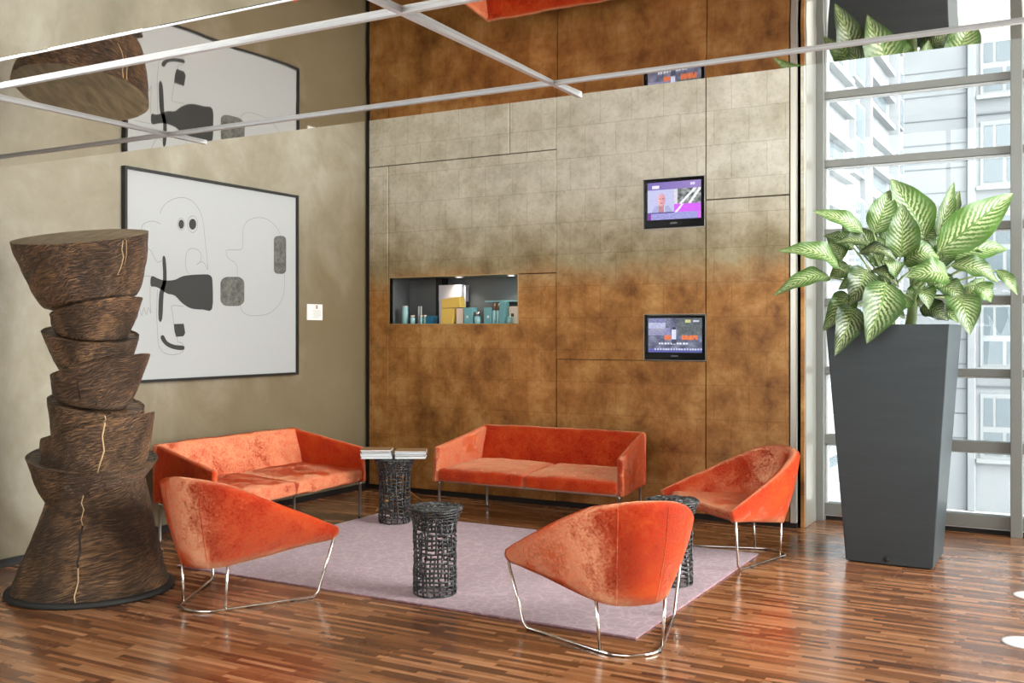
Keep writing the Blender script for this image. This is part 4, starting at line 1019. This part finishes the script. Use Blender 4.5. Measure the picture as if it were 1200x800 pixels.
# yellow folded carton with a lifted lid
x0, x1 = NX(470), NX(556)
t = thing('carton', 'yellow folded carton with open lid standing in front of the pale grey boxes', 'carton', ((x0+x1)/2, YB+.085, ZN), 0, G1)
w = (x1-x0)/2
MB().hexa([(-w-.01, -.05, 0), (w-.02, -.05, 0), (w-.02, .05, 0), (-w-.01, .05, 0), (-w, -.05, .15), (w, -.05, .15), (w, .05, .15), (-w, .05, .15)]).build('body', M['yellow'], t)
MB().hexa([(-w, -.05, .152), (w+.07, -.05, .158), (w+.07, .05, .158), (-w, .05, .152), (-w+.005, -.05, .24), (w+.06, -.05, .262), (w+.06, .05, .262), (-w+.005, .05, .24)]).build('lid', M['yellow'], t)
t = thing('brush', 'white upright stick rising beside the yellow carton in the wall niche', 'stick', (NX(585), YB+.17, ZN), 0, G1)
MB().lathe([(.018, 0), (.018, .06), (.012, .07)], 12).build('holder', M['niche'], t); MB().lathe([(.006, .07), (.008, .2), (.009, .36), (.006, .37)], 10).build('shaft', M['white'], t)
nbox('gift_box', 564, 614, .15, 'cream', .10, .08, 'cream box between the yellow carton and a teal box', 'box', G1)
nbox('gift_box', 626, 684, .155, 'teal', .09, .09, 'teal box with white square label left of the round bottle', 'box', G1, 0, 0, label_sq(.25, .35, .022, 'white'))
jar('perfume_bottle', 688, 728, .115, .07, 'small round pale teal bottle with silver cap between two teal boxes', 'bottle', G1, 'tealglass', 'steel', .4, .35)
nbox('gift_box', 756, 806, .152, 'teal', .10, .09, 'teal box with white square label right of the round bottle', 'box', G1, 0, 0, label_sq(.45, .35, .022, 'white'))
for a, b, w_ in ((806, 830, 'left'), (833, 857, 'right')):
    jar('perfume_bottle', a, b, .19, .08, 'slim teal bottle with a square brown cap, the %s-hand one of a pair' % w_, 'bottle', G1, 'tealglass', 'brown', .8, .34)
nbox('gift_box', 861, 899, .20, 'teal', .10, .09, 'tall plain teal box under the glass shelf in the niche', 'box', G1)
nbox('gift_box', 904, 980, .162, 'cream', .16, .09, 'wide cream box with brown square label at the right of the niche', 'box', G1, 0, 0, label_sq(.2, .4, .03, 'brown'))
nbox('gift_box', 984, 1001, .145, 'white', .08, .08, 'thin white box at the right end of the wall niche', 'box', G1)
jar('jar', 912, 944, .062, .06, 'short pale teal jar in front of the wide cream box', 'jar', G1, 'tealglass', 'teal', .9, .25)
s = thing('glass_shelf', 'pale glass shelf plate at the right of the wall niche', 'shelf', (NX(871), YB+.2, ZN+.207), 0)
MB().bevbox(-.215, .215, -.08, .13, 0, .014, .002).build('plate', M['tealglass'], s)
for k, zx in enumerate((560, 918)):
    l = thing('niche_spotlight', 'recessed round spotlight in the niche ceiling, %s' % ('over the pale grey boxes' if k == 0 else 'over the glass shelf'), 'light', (NX(zx), YB+.12, 2.142), 0, 'spotlights in the niche ceiling')
    MB().lathe([(.048, -.001), (.05, -.006), (.04, -.007), (.038, -.003)], 24, cap0=False, cap1=False).build('trim_ring', M['alu'], l)
    MB().lathe([(.038, -.004), (.02, -.004)], 24).build('lens', M['glow'], l)

# ------------------------------------------------------------------ light and camera
def light(name, kind, loc, rot, energy, **kw):
    d = bpy.data.lights.new(name, kind); d.energy = energy
    for k, v in kw.items(): setattr(d, k, v)
    o = bpy.data.objects.new(name, d); C.objects.link(o); o.location = loc; o.rotation_euler = rot; return o
for zx in (560, 918):
    light('niche_lamp', 'SPOT', (NX(zx), YB+.12, 2.13), (0, 0, 0), 5, spot_size=2.2, spot_blend=.6, shadow_soft_size=.03, color=(1, .93, .82))
# recessed floor uplights: two show at the picture's edge; the unseen others are added to light the ceiling tracks
ups = [(-.25, 6.92), (-.25, 5.86), (-.25, 4.80), (-.25, 3.74), (-5.2, 1.3), (-4.0, 1.3), (-2.8, 1.3), (-1.6, 1.3), (-.4, 1.3)]
for k, (x, y) in enumerate(ups):
    lab = ('round white floor uplight at the right picture edge, nearer the window' if k == 0 else 'round white floor uplight at the right picture edge, nearer the viewer' if k == 1 else 'round white floor uplight outside the picture, added to light the ceiling tracks')
    u = thing('floor_uplight', lab, 'light', (x, y, 0), 0, 'floor uplights')
    MB().lathe([(.115, .0005), (.116, .003), (.108, .004), (.106, .002)], 32, cap0=False, cap1=False).build('trim_ring', M['alu'], u)
    MB().lathe([(.106, .001), (.105, .0025)], 32).build('lens', M['uplight'], u)
    light('uplight_lamp', 'SPOT', (x, y, .012), (PI, 0, 0), 40 if k < 4 else 45, spot_size=math.radians(110), spot_blend=.7, shadow_soft_size=.08, color=(1, .97, .92))
def portal(loc, rot, sx, sy):
    o = light('window_portal', 'AREA', loc, rot, 1, shape='RECTANGLE', size=sx, size_y=sy); o.data.cycles.is_portal = True
portal((XR+.02, (YN+4.4)/2, ZC/2), (0, math.radians(90), 0), ZC, YN-4.4)
portal((XL-.01, -.8, 2.6), (0, math.radians(-90), 0), 5.2, 5.6)
portal((-1.5, YF, 3.3), (math.radians(90), 0, 0), 8.2, 4.8)
portal((.74, YN+.1, ZC/2), (math.radians(-90), 0, 0), 5.3, ZC)
w = bpy.data.worlds.new('overcast_sky'); bpy.context.scene.world = w; w.use_nodes = True
nt = w.node_tree; bg = nt.nodes['Background']
tc = N(nt, 'ShaderNodeTexCoord'); dp = N(nt, 'ShaderNodeVectorMath', operation='DOT_PRODUCT'); nt.links.new(tc.outputs['Generated'], dp.inputs[0]); dp.inputs[1].default_value = (.93, .18, .3)
r = ramp(nt, [(.0, (7.0, 7.0, 7.0, 1)), (.36, (1.1, 1.1, 1.1, 1)), (.72, (2.2, 2.17, 2.12, 1)), (1, (7.2, 7.05, 6.85, 1))])
nt.links.new(math_n(nt, 'MULTIPLY_ADD', dp.outputs['Value'], .5, .5), r.inputs[0]); nt.links.new(r.outputs[0], bg.inputs[0])
bg.inputs[1].default_value = 2.2

cd = bpy.data.cameras.new('camera'); cam = bpy.data.objects.new('camera', cd); C.objects.link(cam)
cam.location = (0, 0, 1.6); cam.rotation_euler = (PI/2, 0, math.atan2(.4884, .8726))
cd.sensor_width = 36; cd.lens = 1192/1200*36; cd.shift_y = -11/1200; cd.clip_end = 300
sc = bpy.context.scene; sc.camera = cam
sc.view_settings.view_transform = 'Standard'; sc.view_settings.look = 'None'; sc.view_settings.exposure = 0.7; sc.view_settings.gamma = 1; sc.view_settings.use_curve_mapping = False
sc.cycles.use_denoising = True; sc.cycles.max_bounces = 10; sc.cycles.transparent_max_bounces = 12; sc.cycles.diffuse_bounces = 5; sc.cycles.sample_clamp_indirect = 6
sc.cycles.caustics_reflective = False; sc.cycles.caustics_refractive = False
